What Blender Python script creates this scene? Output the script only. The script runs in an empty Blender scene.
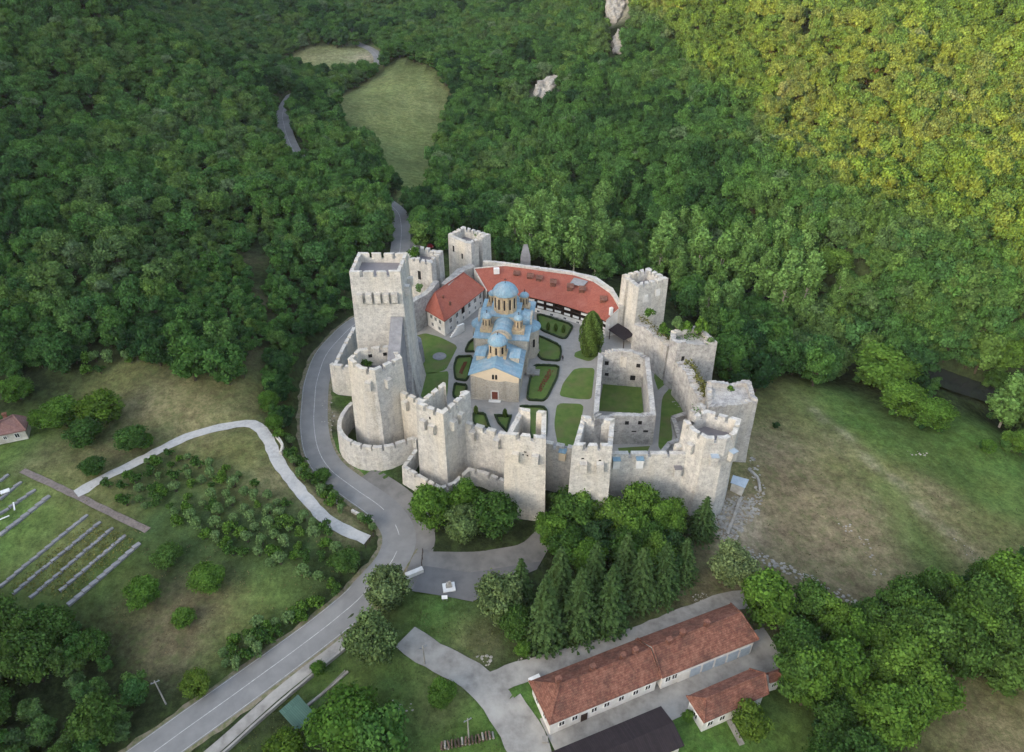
import bpy, math, random
import numpy as np
from bisect import bisect_right
random.seed(7); RNG = np.random.default_rng(7)
R = math.radians
SC = bpy.context.scene
COL = SC.collection
# ------------------------------------------------------------------ camera model
F = 711.0; PITCH = R(35); CZ = 100.0
CP, SP = math.cos(PITCH), math.sin(PITCH)
def ray(px, py):
    v = (376 - py) / F
    return ((px - 512) / F, CP + v * SP, -SP + v * CP)
def P(px, py, z):
    d = ray(px, py); t = (z - CZ) / d[2]
    return (d[0] * t, d[1] * t)
def PY(px, py, Y):
    d = ray(px, py); t = Y / d[1]
    return (d[0] * t, Y, CZ + d[2] * t)
def proj(x, y, z):
    dep = y * CP - (z - CZ) * SP
    if dep < 1: return (-9999, -9999, dep)
    up = y * SP + (z - CZ) * CP
    return (512 + F * x / dep, 376 - F * up / dep, dep)
# ------------------------------------------------------------------ sun
SUN_AZ, SUN_EL = R(50), R(14)      # the sun stands behind and to the left of the viewer, low
SUN = (-math.sin(SUN_AZ) * math.cos(SUN_EL), -math.cos(SUN_AZ) * math.cos(SUN_EL), math.sin(SUN_EL))
# ------------------------------------------------------------------ terrain
ctrl = []
def cz(px, py, z): x, y = P(px, py, z); ctrl.append((x, y, z))
def cy(px, py, Y): ctrl.append(PY(px, py, Y))
# fortress hill and its surroundings
for a in [(470,300,-.5),(540,320,-.5),(600,340,-.5),(560,400,-.5),(500,420,-.5),(640,400,-.5),(450,360,-.5),(430,340,-.5),(560,440,-.6),(640,440,-.6),
          (345,330,-3),(325,356,-4),(315,400,-5),(316,440,-5.5),(332,470,-5.5),(360,490,-5),(395,515,-4.5),(398,550,-4.5),(345,440,-4.2),(380,475,-4.2),
          (370,580,-5.5),(340,610,-6.5),(250,680,-8),(160,750,-9),(450,560,-4),(500,550,-3.8),(545,525,-3.4),(420,500,-3.8),(470,500,-3.2),(540,500,-3),(600,515,-3),(660,520,-3.4),(718,511,-4),
          (440,610,-5),(420,650,-6),(480,690,-7),(520,740,-7.5),(440,720,-8),(340,700,-8.5),(560,660,-6),(640,640,-5.6),(720,602,-5),
          (550,735,-7.5),(660,690,-7),(760,645,-6.5),(700,720,-7.5),(780,690,-7.5),(620,600,-4.5),(690,570,-4.5),
          (745,455,-5),(755,480,-5.5),(740,540,-5.5),(800,440,-7.5),(800,380,-10),(850,480,-8),(800,550,-7),(860,600,-7.5),(900,560,-9),(950,520,-10.5),(1000,560,-11),
          (900,450,-10.5),(960,470,-12.5),(1000,440,-14),(1024,500,-13),(960,400,-14.5),(880,410,-12.5),(980,385,-16),(1040,400,-16),(730,385,-7),(720,350,-7),
          (850,345,-15),(750,300,-13),(650,250,-11),(560,205,-10),(505,170,-9),(480,125,-9),(470,100,-8.5),
          (950,620,-9.5),(1020,650,-10),(900,700,-9),(1000,740,-10),(820,730,-8.5),
          (300,440,-3),(290,480,-2.5),(330,520,-3.2),(250,425,0),(200,440,-.5),(130,470,-2),(60,500,-3),(20,470,-2),(0,540,-4.5),(100,560,-5),(200,520,-3),(280,560,-4.5),(200,600,-6.5),(120,640,-8),(250,620,-7),(40,700,-9),(0,620,-7),(150,700,-9),
          (270,350,2),(230,370,2.5),(120,375,2),(60,395,0),(0,410,-1),(10,360,4),(150,310,7),(250,290,5),(300,280,1),(60,280,11),(0,260,14),
          (385,300,-1),(395,262,-1),(402,235,-1.5),(398,210,-1),(410,280,-.5),(448,262,-2),(520,256,-4),(600,278,-5),(660,300,-6),
          (340,225,0),(330,195,0),(285,125,1),(400,180,-2),(395,120,-2),(360,100,-1),(430,90,-3),(400,60,-2),(375,50,-1),(330,45,0)]: cz(*a)
# hills, by their distance
for a in [(0,200,220),(0,100,285),(0,0,350),(80,50,325),(80,150,262),(110,0,375),(150,40,350),(195,75,342),(245,108,342),(165,0,600),(205,35,560),(240,70,500),(275,95,440),(150,150,285),(150,230,222),(230,180,270),(290,10,640),(270,0,620),(-200,0,300),(-200,200,190),(-200,350,150),
          (350,20,640),(400,0,730),(400,35,600),(450,0,700),(450,40,560),(520,0,640),(520,60,470),(560,100,380),(620,0,500),(620,60,420),(620,120,345),(560,150,315),
          (700,0,430),(700,60,370),(700,120,310),(700,180,258),(780,0,385),(780,100,305),(800,170,250),(780,230,219),(860,0,352),(860,120,270),(880,200,222),(860,260,196),(940,0,325),(940,120,255),(950,220,203),(940,290,178),
          (1024,0,300),(1024,100,252),(1024,200,208),(1024,270,181),(1024,330,165),(1150,0,270),(1150,150,220),(1150,300,168),(1150,400,150)]: cy(*a)
ctrl += [(0,20,-9),(60,25,-9),(-60,20,-9.5),(120,30,-10),(-120,60,-6),(200,40,-14),(-180,150,12),(-60,-60,-9),(80,-80,-10),(260,-60,-12),(0,-260,-10),(200,-300,-12),
         (-250,-100,60),(-250,100,70),(-300,250,100),(-330,-350,110),(0,-600,20),(-100,-900,60),(400,-400,40),(500,0,110),(520,200,170),(450,400,190),(300,600,190),(150,800,180),(0,1000,170),(-150,1000,200),(-350,850,170),(-450,600,190),(-300,480,90),(350,-900,100),
         (800,1200,300),(900,300,280),(900,-600,200),(-400,1500,330),(300,1600,330),(-1200,1000,330),(-1300,0,240),(-1200,-900,200),(600,-1500,200),(-600,-1700,200)]
# the ridge to the west, whose shadow covers the valley up to the line A-B on the far slope
A_ = PY(612, 0, 490); B_ = PY(1015, 264, 186); MID_ = PY(745, 122, 293)
TR = 820.0
ridge = []
for k in (-2.2, -1.6, -1, -.5, 0, .2, .42, .7, 1, 1.5, 2, 2.6, 3.2):
    km = .42; p = [(B_[i] + (MID_[i] - B_[i]) * k / km if k < km else MID_[i] + (A_[i] - MID_[i]) * (k - km) / (1 - km)) + SUN[i] * TR for i in range(3)]
    p[2] += 8
    ridge.append(tuple(p)); ctrl.append(tuple(p))
    ctrl.append((p[0] - 160, p[1] - 60, p[2] - 55))
    ctrl.append((p[0] + 130, p[1] + 30, p[2] - 75))
C = np.array(ctrl, float)
def tps_fit(C, lam=1.0):
    n = len(C); X = C[:, :2] / 100.0
    d2 = ((X[:, None] - X[None]) ** 2).sum(-1)
    K = np.where(d2 > 0, d2 * np.log(d2 + 1e-12) * .5, 0) + np.eye(n) * lam * 1e-3
    Pm = np.c_[np.ones(n), X]
    A = np.block([[K, Pm], [Pm.T, np.zeros((3, 3))]])
    return X, np.linalg.solve(A, np.r_[C[:, 2], 0, 0, 0])
TX, TW = tps_fit(C)
def tps(x, y):
    out = np.zeros(x.shape); n = len(TX)
    x = x / 100.0; y = y / 100.0
    for i in range(n):
        d2 = (x - TX[i, 0]) ** 2 + (y - TX[i, 1]) ** 2
        out += TW[i] * .5 * d2 * np.log(d2 + 1e-12)
    return out + TW[n] + TW[n + 1] * x + TW[n + 2] * y
def graded(lo, hi, c0, c1, st, g=1.06, mx=45):
    a = list(np.arange(c0, c1 + 1e-6, st)); s = st
    while a[-1] < hi: s = min(s * g, mx); a.append(a[-1] + s)
    s = st; b = []; t = c0
    while t > lo: s = min(s * g, mx); t -= s; b.append(t)
    return np.array(b[::-1] + a)
XS = graded(-1300, 1100, -115, 125, 1.1); YS = graded(-1700, 1700, 45, 200, 1.1)
GX, GY = np.meshgrid(XS, YS)
GZ = tps(GX, GY)
rr = np.zeros_like(GZ)
for s, a in ((9, .16), (23, .35), (61, .9), (140, 2.2)):      # unevenness of the ground, growing with distance
    for k in range(4):
        th = RNG.uniform(0, 6.28); ph = RNG.uniform(0, 6.28)
        rr += a * .5 * np.sin((GX * math.cos(th) + GY * math.sin(th)) * 6.28 / s + ph)
big = np.zeros_like(GZ)
for s, a in ((48, 1.6), (85, 3.4), (150, 5.0)):               # folds and gullies of the hillsides
    for k in range(3):
        th = RNG.uniform(-.5, .9); ph = RNG.uniform(0, 6.28)
        big += a * .55 * (1 - 2 * np.abs(np.sin((GX * math.cos(th) + GY * math.sin(th)) * 3.14 / s + ph)) ** .8)
GZ += big * np.clip((GZ - 9) / 22, 0, 1) * np.clip((2500 - np.hypot(GX, GY)) / 2000, 0, 1)
far = np.clip((np.hypot(GX, GY - 120) - 130) / 150, 0, 1)
GZ += rr * (.22 + .78 * far) * np.where(np.hypot(GX - 5, GY - 135) < 40, 0.1, 1)
XL, YL = list(XS), list(YS)
def H(x, y):
    i = min(max(bisect_right(XL, x) - 1, 0), len(XL) - 2); j = min(max(bisect_right(YL, y) - 1, 0), len(YL) - 2)
    u = (x - XL[i]) / (XL[i + 1] - XL[i]); v = (y - YL[j]) / (YL[j + 1] - YL[j])
    u = min(max(u, 0), 1); v = min(max(v, 0), 1)
    a = GZ[j, i] * (1 - u) + GZ[j, i + 1] * u; b = GZ[j + 1, i] * (1 - u) + GZ[j + 1, i + 1] * u
    return float(a * (1 - v) + b * v)
def G(px, py, dz=0.0):
    d = ray(px, py); t = 40.0; pt = t
    while t < 2500:
        if CZ + d[2] * t < H(d[0] * t, d[1] * t) + dz: break
        pt = t; t += max(1.0, t * .015)
    for _ in range(14):
        m = (pt + t) / 2
        if CZ + d[2] * m < H(d[0] * m, d[1] * m) + dz: t = m
        else: pt = m
    return (d[0] * t, d[1] * t)
def smooth_path(pts, step=1.5):
    pts = [np.array(p, float) for p in pts]; out = []
    q = [2 * pts[0] - pts[1]] + pts + [2 * pts[-1] - pts[-2]]
    for i in range(1, len(q) - 2):
        n = max(2, int(np.linalg.norm(q[i + 1] - q[i]) / step))
        for k in range(n):
            t = k / n
            out.append(.5 * ((2 * q[i]) + (q[i + 1] - q[i - 1]) * t + (2 * q[i - 1] - 5 * q[i] + 4 * q[i + 1] - q[i + 2]) * t * t + (-q[i - 1] + 3 * q[i] - 3 * q[i + 1] + q[i + 2]) * t ** 3))
    out.append(pts[-1]); return np.array(out)
def inpoly(x, y, poly):
    c = False; n = len(poly); j = n - 1
    for i in range(n):
        xi, yi = poly[i][0], poly[i][1]; xj, yj = poly[j][0], poly[j][1]
        if (yi > y) != (yj > y) and x < (xj - xi) * (y - yi) / (yj - yi) + xi: c = not c
        j = i
    return c
def np_inpoly(X, Y, poly):
    c = np.zeros(X.shape, bool); n = len(poly); j = n - 1
    for i in range(n):
        xi, yi = poly[i][:2]; xj, yj = poly[j][:2]
        if yi != yj:
            c ^= ((yi > Y) != (yj > Y)) & (X < (xj - xi) * (Y - yi) / (yj - yi) + xi)
        j = i
    return c
def np_dist(X, Y, path):
    best = np.full(X.shape, 1e9); bi = np.zeros(X.shape, int)
    for i in range(len(path)):
        d = (X - path[i][0]) ** 2 + (Y - path[i][1]) ** 2
        m = d < best; best[m] = d[m]; bi[m] = i
    return np.sqrt(best), bi
# ------------------------------------------------------------------ roads (picked where they lie on the ground)
ROADS = {}
def road(name, pts, w, lift=0.0, blend=3.0, cut=0.0, zfun=None):
    path = smooth_path([G(*p) for p in pts])
    z = np.array([H(*p) for p in path])
    k = np.ones(15) / 15; zz = np.convolve(np.pad(z, 7, mode='edge'), k, 'valid') - cut
    m = (GX > path[:, 0].min() - 15) & (GX < path[:, 0].max() + 15) & (GY > path[:, 1].min() - 15) & (GY < path[:, 1].max() + 15)
    d, bi = np_dist(GX[m], GY[m], path)
    t = np.clip((d - w / 2 - .9) / blend, 0, 1); t = t * t * (3 - 2 * t)
    GZ[m] = GZ[m] * t + (zz[bi] - .07) * (1 - t)
    ROADS[name] = (path, zz + lift, w)
road('river', [(1080,418),(1030,404),(990,392),(955,378),(905,358),(850,340),(750,290),(650,236),(600,205),(545,160),(500,115),(470,92),(455,60),(440,30)], 7.0, cut=2.2, blend=4, lift=.1)
road('main_road', [(60,822),(156,751),(240,690),(340,616),(372,584),(393,558),(399,534),(384,510),(355,489),(331,471),(318,448),(314,424),(315,400),(317,380),(326,356),(341,338),(354,326),(372,314),(385,300),(392,285),(398,262),(401,240),(401,224),(396,210),(375,197),(340,185),(300,160),(284,125),(288,100),(330,80),(360,72),(378,62),(372,50),(355,42)], 6.4)
road('gravel_path', [(76,494),(105,478),(139.5,461),(186,437),(226,424),(252,423),(266,436),(279,463),(299,490),(319,512),(339,527),(368,541)], 2.4, blend=1.5)
road('driveway', [(405,636),(425,650),(450,663),(480,683),(503,712),(520,740),(540,790)], 5.0, blend=2)
road('back_lane', [(492,684),(520,672),(562,660),(600,650),(625,642),(680,620),(725,602),(745,600)], 4.2, blend=2)
road('footpath', [(150,800),(212,752),(280,692),(345,641),(372,618)], 2.0, blend=1.2)
road('stone_path', [(22,470),(60,488),(105,510),(148,531)], 1.7, blend=1)
# lay the yard of the fortress flat
def PW(pts, z=0): return [P(a, b, z) for a, b in pts]
court = PW([(352,392),(404,385),(410,420),(440,432),(470,437),(505,446),(546,455),(572,458),(612,464),(680,464),(690,440),(712,425),(715,400),(690,385),(679,370),(655,345),(638,325),(624,305),(600,288),(560,276),(500,268),(470,272),(440,290),(410,315),(400,345),(352,375)])
m = np_inpoly(GX, GY, court); GZ[m] = -.35
parking = [G(*p) for p in [(404,580),(414,556),(424,551),(480,551),(522,545),(546,520),(552,505),(556,522),(549,548),(537,570),(512,580),(490,590),(473,602),(448,597),(408,590)]]
pz = -4.2
mm = (GX > -60) & (GX < 30) & (GY > 70) & (GY < 125)
pm = np.zeros_like(GZ, bool); pm[mm] = np_inpoly(GX[mm], GY[mm], parking)
def Hn(): return None
# ------------------------------------------------------------------ materials
def nt(m): m.use_nodes = True; return m.node_tree
def mat(name, base, rough=.85, c2=None, scale=1.0, c3=None, scale3=.15, f3=.5, bump=.0, bscale=4, coord='Object', streak=0, spec=.2, metallic=0, detail=6, lo=.35, hi=.65, bdist=.1):
    m = bpy.data.materials.new(name); t = nt(m); N = t.nodes; L = t.links
    b = N['Principled BSDF']; b.inputs['Roughness'].default_value = rough
    b.inputs['Specular IOR Level'].default_value = spec; b.inputs['Metallic'].default_value = metallic
    if c2 is None:
        b.inputs['Base Color'].default_value = (*base, 1)
    tc = N.new('ShaderNodeTexCoord')
    if c2 is not None:
        nz = N.new('ShaderNodeTexNoise'); nz.inputs['Scale'].default_value = scale; nz.inputs['Detail'].default_value = detail; nz.inputs['Roughness'].default_value = .65
        L.new(tc.outputs[coord], nz.inputs['Vector'])
        rp = N.new('ShaderNodeMapRange'); rp.inputs[1].default_value = lo; rp.inputs[2].default_value = hi
        L.new(nz.outputs['Fac'], rp.inputs[0])
        mx = N.new('ShaderNodeMix'); mx.data_type = 'RGBA'; mx.inputs[6].default_value = (*base, 1); mx.inputs[7].default_value = (*c2, 1)
        L.new(rp.outputs[0], mx.inputs[0]); out = mx.outputs[2]
        if c3 is not None:
            n3 = N.new('ShaderNodeTexNoise'); n3.inputs['Scale'].default_value = scale3; n3.inputs['Detail'].default_value = 5
            mp = N.new('ShaderNodeMapping'); mp.inputs['Scale'].default_value = (1, 1, .18 if streak else 1)
            L.new(tc.outputs[coord], mp.inputs[0]); L.new(mp.outputs[0], n3.inputs['Vector'])
            r3 = N.new('ShaderNodeMapRange'); r3.inputs[1].default_value = .48; r3.inputs[2].default_value = .7; r3.inputs[4].default_value = f3
            L.new(n3.outputs['Fac'], r3.inputs[0])
            m3 = N.new('ShaderNodeMix'); m3.data_type = 'RGBA'; m3.inputs[7].default_value = (*c3, 1)
            L.new(r3.outputs[0], m3.inputs[0]); L.new(out, m3.inputs[6]); out = m3.outputs[2]
        L.new(out, b.inputs['Base Color'])
    if bump:
        bn = N.new('ShaderNodeTexNoise'); bn.inputs['Scale'].default_value = bscale; bn.inputs['Detail'].default_value = 5
        L.new(tc.outputs[coord], bn.inputs['Vector'])
        bp = N.new('ShaderNodeBump'); bp.inputs['Strength'].default_value = bump; bp.inputs['Distance'].default_value = bdist
        L.new(bn.outputs['Fac'], bp.inputs['Height']); L.new(bp.outputs[0], b.inputs['Normal'])
    return m
def masonry(name, base, c2, c3, bw=.9, bh=.38, mortar=.75, stain=(.42,.32,.18), stainf=.55, f3=.5, sc=.16):
    """stone laid in courses (UV in metres) with weather stains of their own shape"""
    m = mat(name, base, .92, c2=c2, scale=.9, c3=c3, scale3=sc, f3=f3, streak=1)
    t = m.node_tree; N = t.nodes; L = t.links; b = N['Principled BSDF']
    src = b.inputs['Base Color'].links[0].from_socket
    uv = N.new('ShaderNodeTexCoord')
    br = N.new('ShaderNodeTexBrick'); br.inputs['Scale'].default_value = 1; br.inputs['Brick Width'].default_value = bw; br.inputs['Row Height'].default_value = bh
    br.inputs['Mortar Size'].default_value = .035; br.inputs['Color1'].default_value = (1.0, 1.0, 1.0, 1); br.inputs['Color2'].default_value = (.86, .85, .84, 1); br.inputs['Mortar'].default_value = (mortar, mortar, mortar, 1)
    br.inputs['Bias'].default_value = -.2
    L.new(uv.outputs['UV'], br.inputs['Vector'])
    mu = N.new('ShaderNodeMix'); mu.data_type = 'RGBA'; mu.blend_type = 'MULTIPLY'; mu.inputs[0].default_value = .8
    L.new(src, mu.inputs[6]); L.new(br.outputs['Color'], mu.inputs[7])
    n4 = N.new('ShaderNodeTexNoise'); n4.inputs['Scale'].default_value = .22; n4.inputs['Detail'].default_value = 7; n4.inputs['Roughness'].default_value = .7
    mp = N.new('ShaderNodeMapping'); mp.inputs['Location'].default_value = (31, 7, 3); mp.inputs['Scale'].default_value = (1.6, 1.6, .3)
    L.new(uv.outputs['Object'], mp.inputs[0]); L.new(mp.outputs[0], n4.inputs['Vector'])
    r4 = N.new('ShaderNodeMapRange'); r4.inputs[1].default_value = .55; r4.inputs[2].default_value = .75; r4.inputs[4].default_value = stainf
    L.new(n4.outputs['Fac'], r4.inputs[0])
    m4 = N.new('ShaderNodeMix'); m4.data_type = 'RGBA'; m4.inputs[7].default_value = (*stain, 1)
    L.new(r4.outputs[0], m4.inputs[0]); L.new(mu.outputs[2], m4.inputs[6])
    n6 = N.new('ShaderNodeTexNoise'); n6.inputs['Scale'].default_value = .9; n6.inputs['Detail'].default_value = 5; n6.inputs['Roughness'].default_value = .7
    mp6 = N.new('ShaderNodeMapping'); mp6.inputs['Location'].default_value = (3, 17, 5); mp6.inputs['Scale'].default_value = (1, 1, .10); L.new(uv.outputs['Object'], mp6.inputs[0]); L.new(mp6.outputs[0], n6.inputs['Vector'])
    r6 = N.new('ShaderNodeMapRange'); r6.inputs[1].default_value = .54; r6.inputs[2].default_value = .72; r6.inputs[4].default_value = .55; L.new(n6.outputs['Fac'], r6.inputs[0])
    m6 = N.new('ShaderNodeMix'); m6.data_type = 'RGBA'; m6.inputs[7].default_value = (base[0] * .42, base[1] * .42, base[2] * .43, 1); L.new(r6.outputs[0], m6.inputs[0]); L.new(m4.outputs[2], m6.inputs[6]); m4 = m6
    # fine lichen speckle
    n5 = N.new('ShaderNodeTexNoise'); n5.inputs['Scale'].default_value = 3.2; n5.inputs['Detail'].default_value = 4
    L.new(uv.outputs['Object'], n5.inputs['Vector'])
    r5 = N.new('ShaderNodeMapRange'); r5.inputs[1].default_value = .3; r5.inputs[2].default_value = .5; r5.inputs[3].default_value = .72; r5.inputs[4].default_value = 1.0
    L.new(n5.outputs['Fac'], r5.inputs[0])
    m5 = N.new('ShaderNodeMix'); m5.data_type = 'RGBA'; m5.blend_type = 'MULTIPLY'; m5.inputs[0].default_value = 1
    L.new(m4.outputs[2], m5.inputs[6]); L.new(r5.outputs[0], m5.inputs[7])
    L.new(m5.outputs[2], b.inputs['Base Color'])
    bp = N.new('ShaderNodeBump'); bp.inputs['Strength'].default_value = .6; bp.inputs['Distance'].default_value = .12
    ad = N.new('ShaderNodeMath'); ad.operation = 'ADD'; L.new(n5.outputs['Fac'], ad.inputs[0]); L.new(br.outputs['Fac'], ad.inputs[1])
    iv = N.new('ShaderNodeMath'); iv.operation = 'SUBTRACT'; L.new(n5.outputs['Fac'], iv.inputs[0]); L.new(br.outputs['Fac'], iv.inputs[1])
    L.new(iv.outputs[0], bp.inputs['Height']); L.new(bp.outputs[0], b.inputs['Normal'])
    return m
def tiles(name, base, c2, c3, w=.25, h=.35, f3=.6, dark=.6, lo=.35, hi=.65):
    m = mat(name, base, .85, c2=c2, scale=1.6, c3=c3, scale3=.45, f3=f3, lo=lo, hi=hi)
    t = m.node_tree; N = t.nodes; L = t.links; b = N['Principled BSDF']
    src = b.inputs['Base Color'].links[0].from_socket
    uv = N.new('ShaderNodeTexCoord')
    br = N.new('ShaderNodeTexBrick'); br.inputs['Scale'].default_value = 1; br.inputs['Brick Width'].default_value = w; br.inputs['Row Height'].default_value = h
    br.inputs['Mortar Size'].default_value = .03; br.inputs['Color1'].default_value = (1, 1, 1, 1); br.inputs['Color2'].default_value = (.75, .75, .75, 1); br.inputs['Mortar'].default_value = (dark,) * 3 + (1,)
    L.new(uv.outputs['UV'], br.inputs['Vector'])
    mu = N.new('ShaderNodeMix'); mu.data_type = 'RGBA'; mu.blend_type = 'MULTIPLY'; mu.inputs[0].default_value = .9
    L.new(src, mu.inputs[6]); L.new(br.outputs['Color'], mu.inputs[7]); L.new(mu.outputs[2], b.inputs['Base Color'])
    bp = N.new('ShaderNodeBump'); bp.inputs['Strength'].default_value = .5; bp.inputs['Distance'].default_value = .05; bp.invert = True
    L.new(br.outputs['Fac'], bp.inputs['Height']); L.new(bp.outputs[0], b.inputs['Normal'])
    return m
M = {}
M['stone'] = masonry('pale_limestone', (.66,.64,.59), (.44,.43,.41), (.70,.635,.52), f3=.75, mortar=.84, stain=(.27,.235,.18), stainf=.6)
M['ruin'] = masonry('weathered_limestone', (.57,.55,.515), (.31,.30,.29), (.60,.56,.48), mortar=.8, f3=.6, stain=(.25,.23,.19), sc=.25)
M['church'] = masonry('church_sandstone', (.55,.50,.41), (.45,.42,.36), (.40,.39,.37), bw=.7, bh=.34, stainf=.35, f3=.35)
M['drum'] = masonry('church_drum_stone', (.60,.46,.27), (.42,.33,.24), (.70,.62,.48), bw=.5, bh=.3, stainf=.5, f3=.5)
M['plaster_cream'] = mat('cream_plaster', (.72,.60,.43), .9, c2=(.66,.55,.40), scale=.8)
M['plaster'] = mat('white_plaster', (.74,.73,.70), .9, c2=(.58,.56,.52), scale=.5, c3=(.45,.42,.36), scale3=.6, f3=.5, streak=1)
M['dirty_plaster'] = mat('dirty_plaster', (.62,.60,.55), .9, c2=(.40,.37,.32), scale=.8)
M['roof_red'] = tiles('red_clay_tiles', (.40,.125,.085), (.33,.10,.07), (.45,.17,.125), w=.22, h=.32, f3=.5, dark=.7)
M['roof_old'] = tiles('weathered_brown_tiles', (.20,.082,.058), (.30,.145,.10), (.065,.042,.036), w=.25, h=.35, f3=.55, dark=.5, lo=.42, hi=.6)
M['roof_dark'] = tiles('dark_brown_sheet', (.035,.027,.03), (.028,.022,.024), (.05,.04,.042), w=.3, h=6, f3=.4, dark=.6)
M['roof_blue'] = tiles('blue_sheet_roofing', (.20,.34,.43), (.28,.41,.49), (.40,.44,.46), w=.6, h=2.2, f3=.7, dark=.72)
M['roof_green'] = tiles('green_sheet', (.09,.17,.13), (.08,.15,.12), (.11,.18,.14), w=.3, h=8, f3=.3)
M['slate'] = mat('grey_stone_slabs', (.26,.26,.27), .9, c2=(.18,.18,.19), scale=.8, c3=(.34,.33,.32), scale3=.3, bump=.3)
M['wallwalk'] = mat('tower_floor', (.22,.21,.215), .95, c2=(.17,.16,.17), scale=.5, bump=.2)
M['dark'] = mat('dark_opening', (.015,.014,.013), .9)
M['glass'] = mat('dark_window_glass', (.03,.035,.04), .15, spec=.5)
M['wood'] = mat('dark_stained_wood', (.05,.032,.024), .7, c2=(.03,.02,.016), scale=3)
M['wood_red'] = mat('red_brown_door_wood', (.18,.05,.03), .6, c2=(.12,.035,.022), scale=3)
M['asphalt'] = mat('worn_asphalt', (.225,.225,.22), .9, c2=(.18,.18,.178), scale=.35, c3=(.27,.268,.26), scale3=.12, f3=.7, bump=.2, bscale=8)
M['asphalt2'] = mat('patched_asphalt', (.185,.18,.17), .9, c2=(.135,.132,.126), scale=.5, c3=(.25,.243,.228), scale3=.2, f3=.7, bump=.2, bscale=8)
M['concrete'] = mat('old_concrete', (.32,.31,.285), .9, c2=(.20,.19,.175), scale=.5, c3=(.40,.385,.35), scale3=.22, f3=.8, bump=.2)
M['gravel'] = mat('pale_gravel', (.46,.46,.45), .95, c2=(.34,.34,.33), scale=1.4, c3=(.50,.49,.46), scale3=.3, f3=.7, bump=.5, bscale=6)
M['paving'] = mat('yard_paving', (.33,.32,.295), .9, c2=(.26,.25,.235), scale=.6, c3=(.34,.33,.31), scale3=.15, f3=.6, bump=.2)
M['cobbles'] = mat('brown_cobbles', (.24,.20,.175), .95, c2=(.14,.12,.11), scale=1.8, bump=.5)
M['lawn'] = mat('lawn_grass', (.075,.135,.028), .95, c2=(.115,.17,.042), scale=.6, c3=(.14,.13,.06), scale3=.22, f3=.7, bump=.3, bscale=9)
M['hedge'] = mat('box_hedge', (.018,.032,.012), .95, c2=(.03,.05,.018), scale=5, bump=.6)
M['flower'] = mat('red_flowers', (.22,.05,.04), .9, c2=(.10,.09,.03), scale=4)
M['line'] = mat('white_road_paint', (.52,.52,.50), .8, c2=(.26,.26,.26), scale=1.5, lo=.4, hi=.7)
M['rock'] = mat('limestone_rock', (.40,.39,.36), .95, c2=(.22,.21,.19), scale=.7, c3=(.36,.31,.23), scale3=.3, bump=.8, bdist=.3)
M['water'] = mat('river_water', (.03,.035,.03), .12, spec=.5, bump=.15, bscale=2)
M['metal'] = mat('grey_metal', (.30,.31,.32), .5, metallic=.6)
M['tin'] = mat('pale_blue_tin', (.38,.45,.52), .6, c2=(.30,.36,.42), scale=1)
M['white'] = mat('white_paint', (.78,.78,.76), .7, c2=(.66,.66,.64), scale=1)
M['red'] = mat('red_car_paint', (.45,.03,.05), .35, spec=.5)
M['carwhite'] = mat('white_car_paint', (.7,.72,.76), .3, spec=.5)
M['tyre'] = mat('black_rubber', (.02,.02,.02), .9)
M['bark'] = mat('brown_bark', (.09,.07,.05), .95, c2=(.05,.04,.03), scale=3)
M['bark_pale'] = mat('pale_bark', (.36,.34,.29), .95, c2=(.22,.2,.17), scale=2)
M['skin'] = mat('skin', (.45,.28,.2), .6)
M['cloth'] = mat('dark_clothes', (.03,.03,.035), .9)
def foliage(name, cols, patch=.012, tr=.15, clump=(.35, 1.55)):
    """leaf colour: one shade per tree (object random + a slow drift over the hillside), light and dark leaf sprays inside it"""
    m = bpy.data.materials.new(name); t = nt(m); N = t.nodes; L = t.links
    for n in list(N):
        if n.type == 'BSDF_PRINCIPLED': N.remove(n)
    oi = N.new('ShaderNodeObjectInfo')
    nz = N.new('ShaderNodeTexNoise'); nz.inputs['Scale'].default_value = patch; nz.inputs['Detail'].default_value = 2
    L.new(oi.outputs['Location'], nz.inputs['Vector'])
    r1 = N.new('ShaderNodeMapRange'); r1.inputs[1].default_value = .38; r1.inputs[2].default_value = .62
    L.new(nz.outputs['Fac'], r1.inputs[0])
    mm_ = N.new('ShaderNodeMix'); mm_.inputs[0].default_value = .5
    L.new(r1.outputs[0], mm_.inputs[2]); L.new(oi.outputs['Random'], mm_.inputs[3])
    rp = N.new('ShaderNodeValToRGB'); e = rp.color_ramp.elements
    while len(e) < len(cols): e.new(.5)
    for i, c in enumerate(cols): e[i].position = .12 + .76 * i / (len(cols) - 1); e[i].color = (*c, 1)
    L.new(mm_.outputs[0], rp.inputs[0])
    at = N.new('ShaderNodeAttribute'); at.attribute_name = 'leafvar'
    r2 = N.new('ShaderNodeMapRange'); r2.inputs[3].default_value = clump[0]; r2.inputs[4].default_value = clump[1]
    L.new(at.outputs['Fac'], r2.inputs[0])
    mu = N.new('ShaderNodeVectorMath'); mu.operation = 'SCALE'
    L.new(rp.outputs[0], mu.inputs[0]); L.new(r2.outputs[0], mu.inputs['Scale'])
    d = N.new('ShaderNodeBsdfDiffuse'); tr_ = N.new('ShaderNodeBsdfTranslucent'); ms = N.new('ShaderNodeMixShader'); ms.inputs[0].default_value = tr
    L.new(mu.outputs[0], d.inputs[0]); L.new(mu.outputs[0], tr_.inputs[0])
    L.new(d.outputs[0], ms.inputs[1]); L.new(tr_.outputs[0], ms.inputs[2]); L.new(ms.outputs[0], N['Material Output'].inputs[0])
    return m
GREENS = [(.024,.066,.024), (.048,.116,.034), (.080,.178,.040), (.062,.146,.046), (.112,.200,.046), (.088,.155,.056)]
M['leaf_forest'] = foliage('forest_leaves', GREENS)
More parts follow.
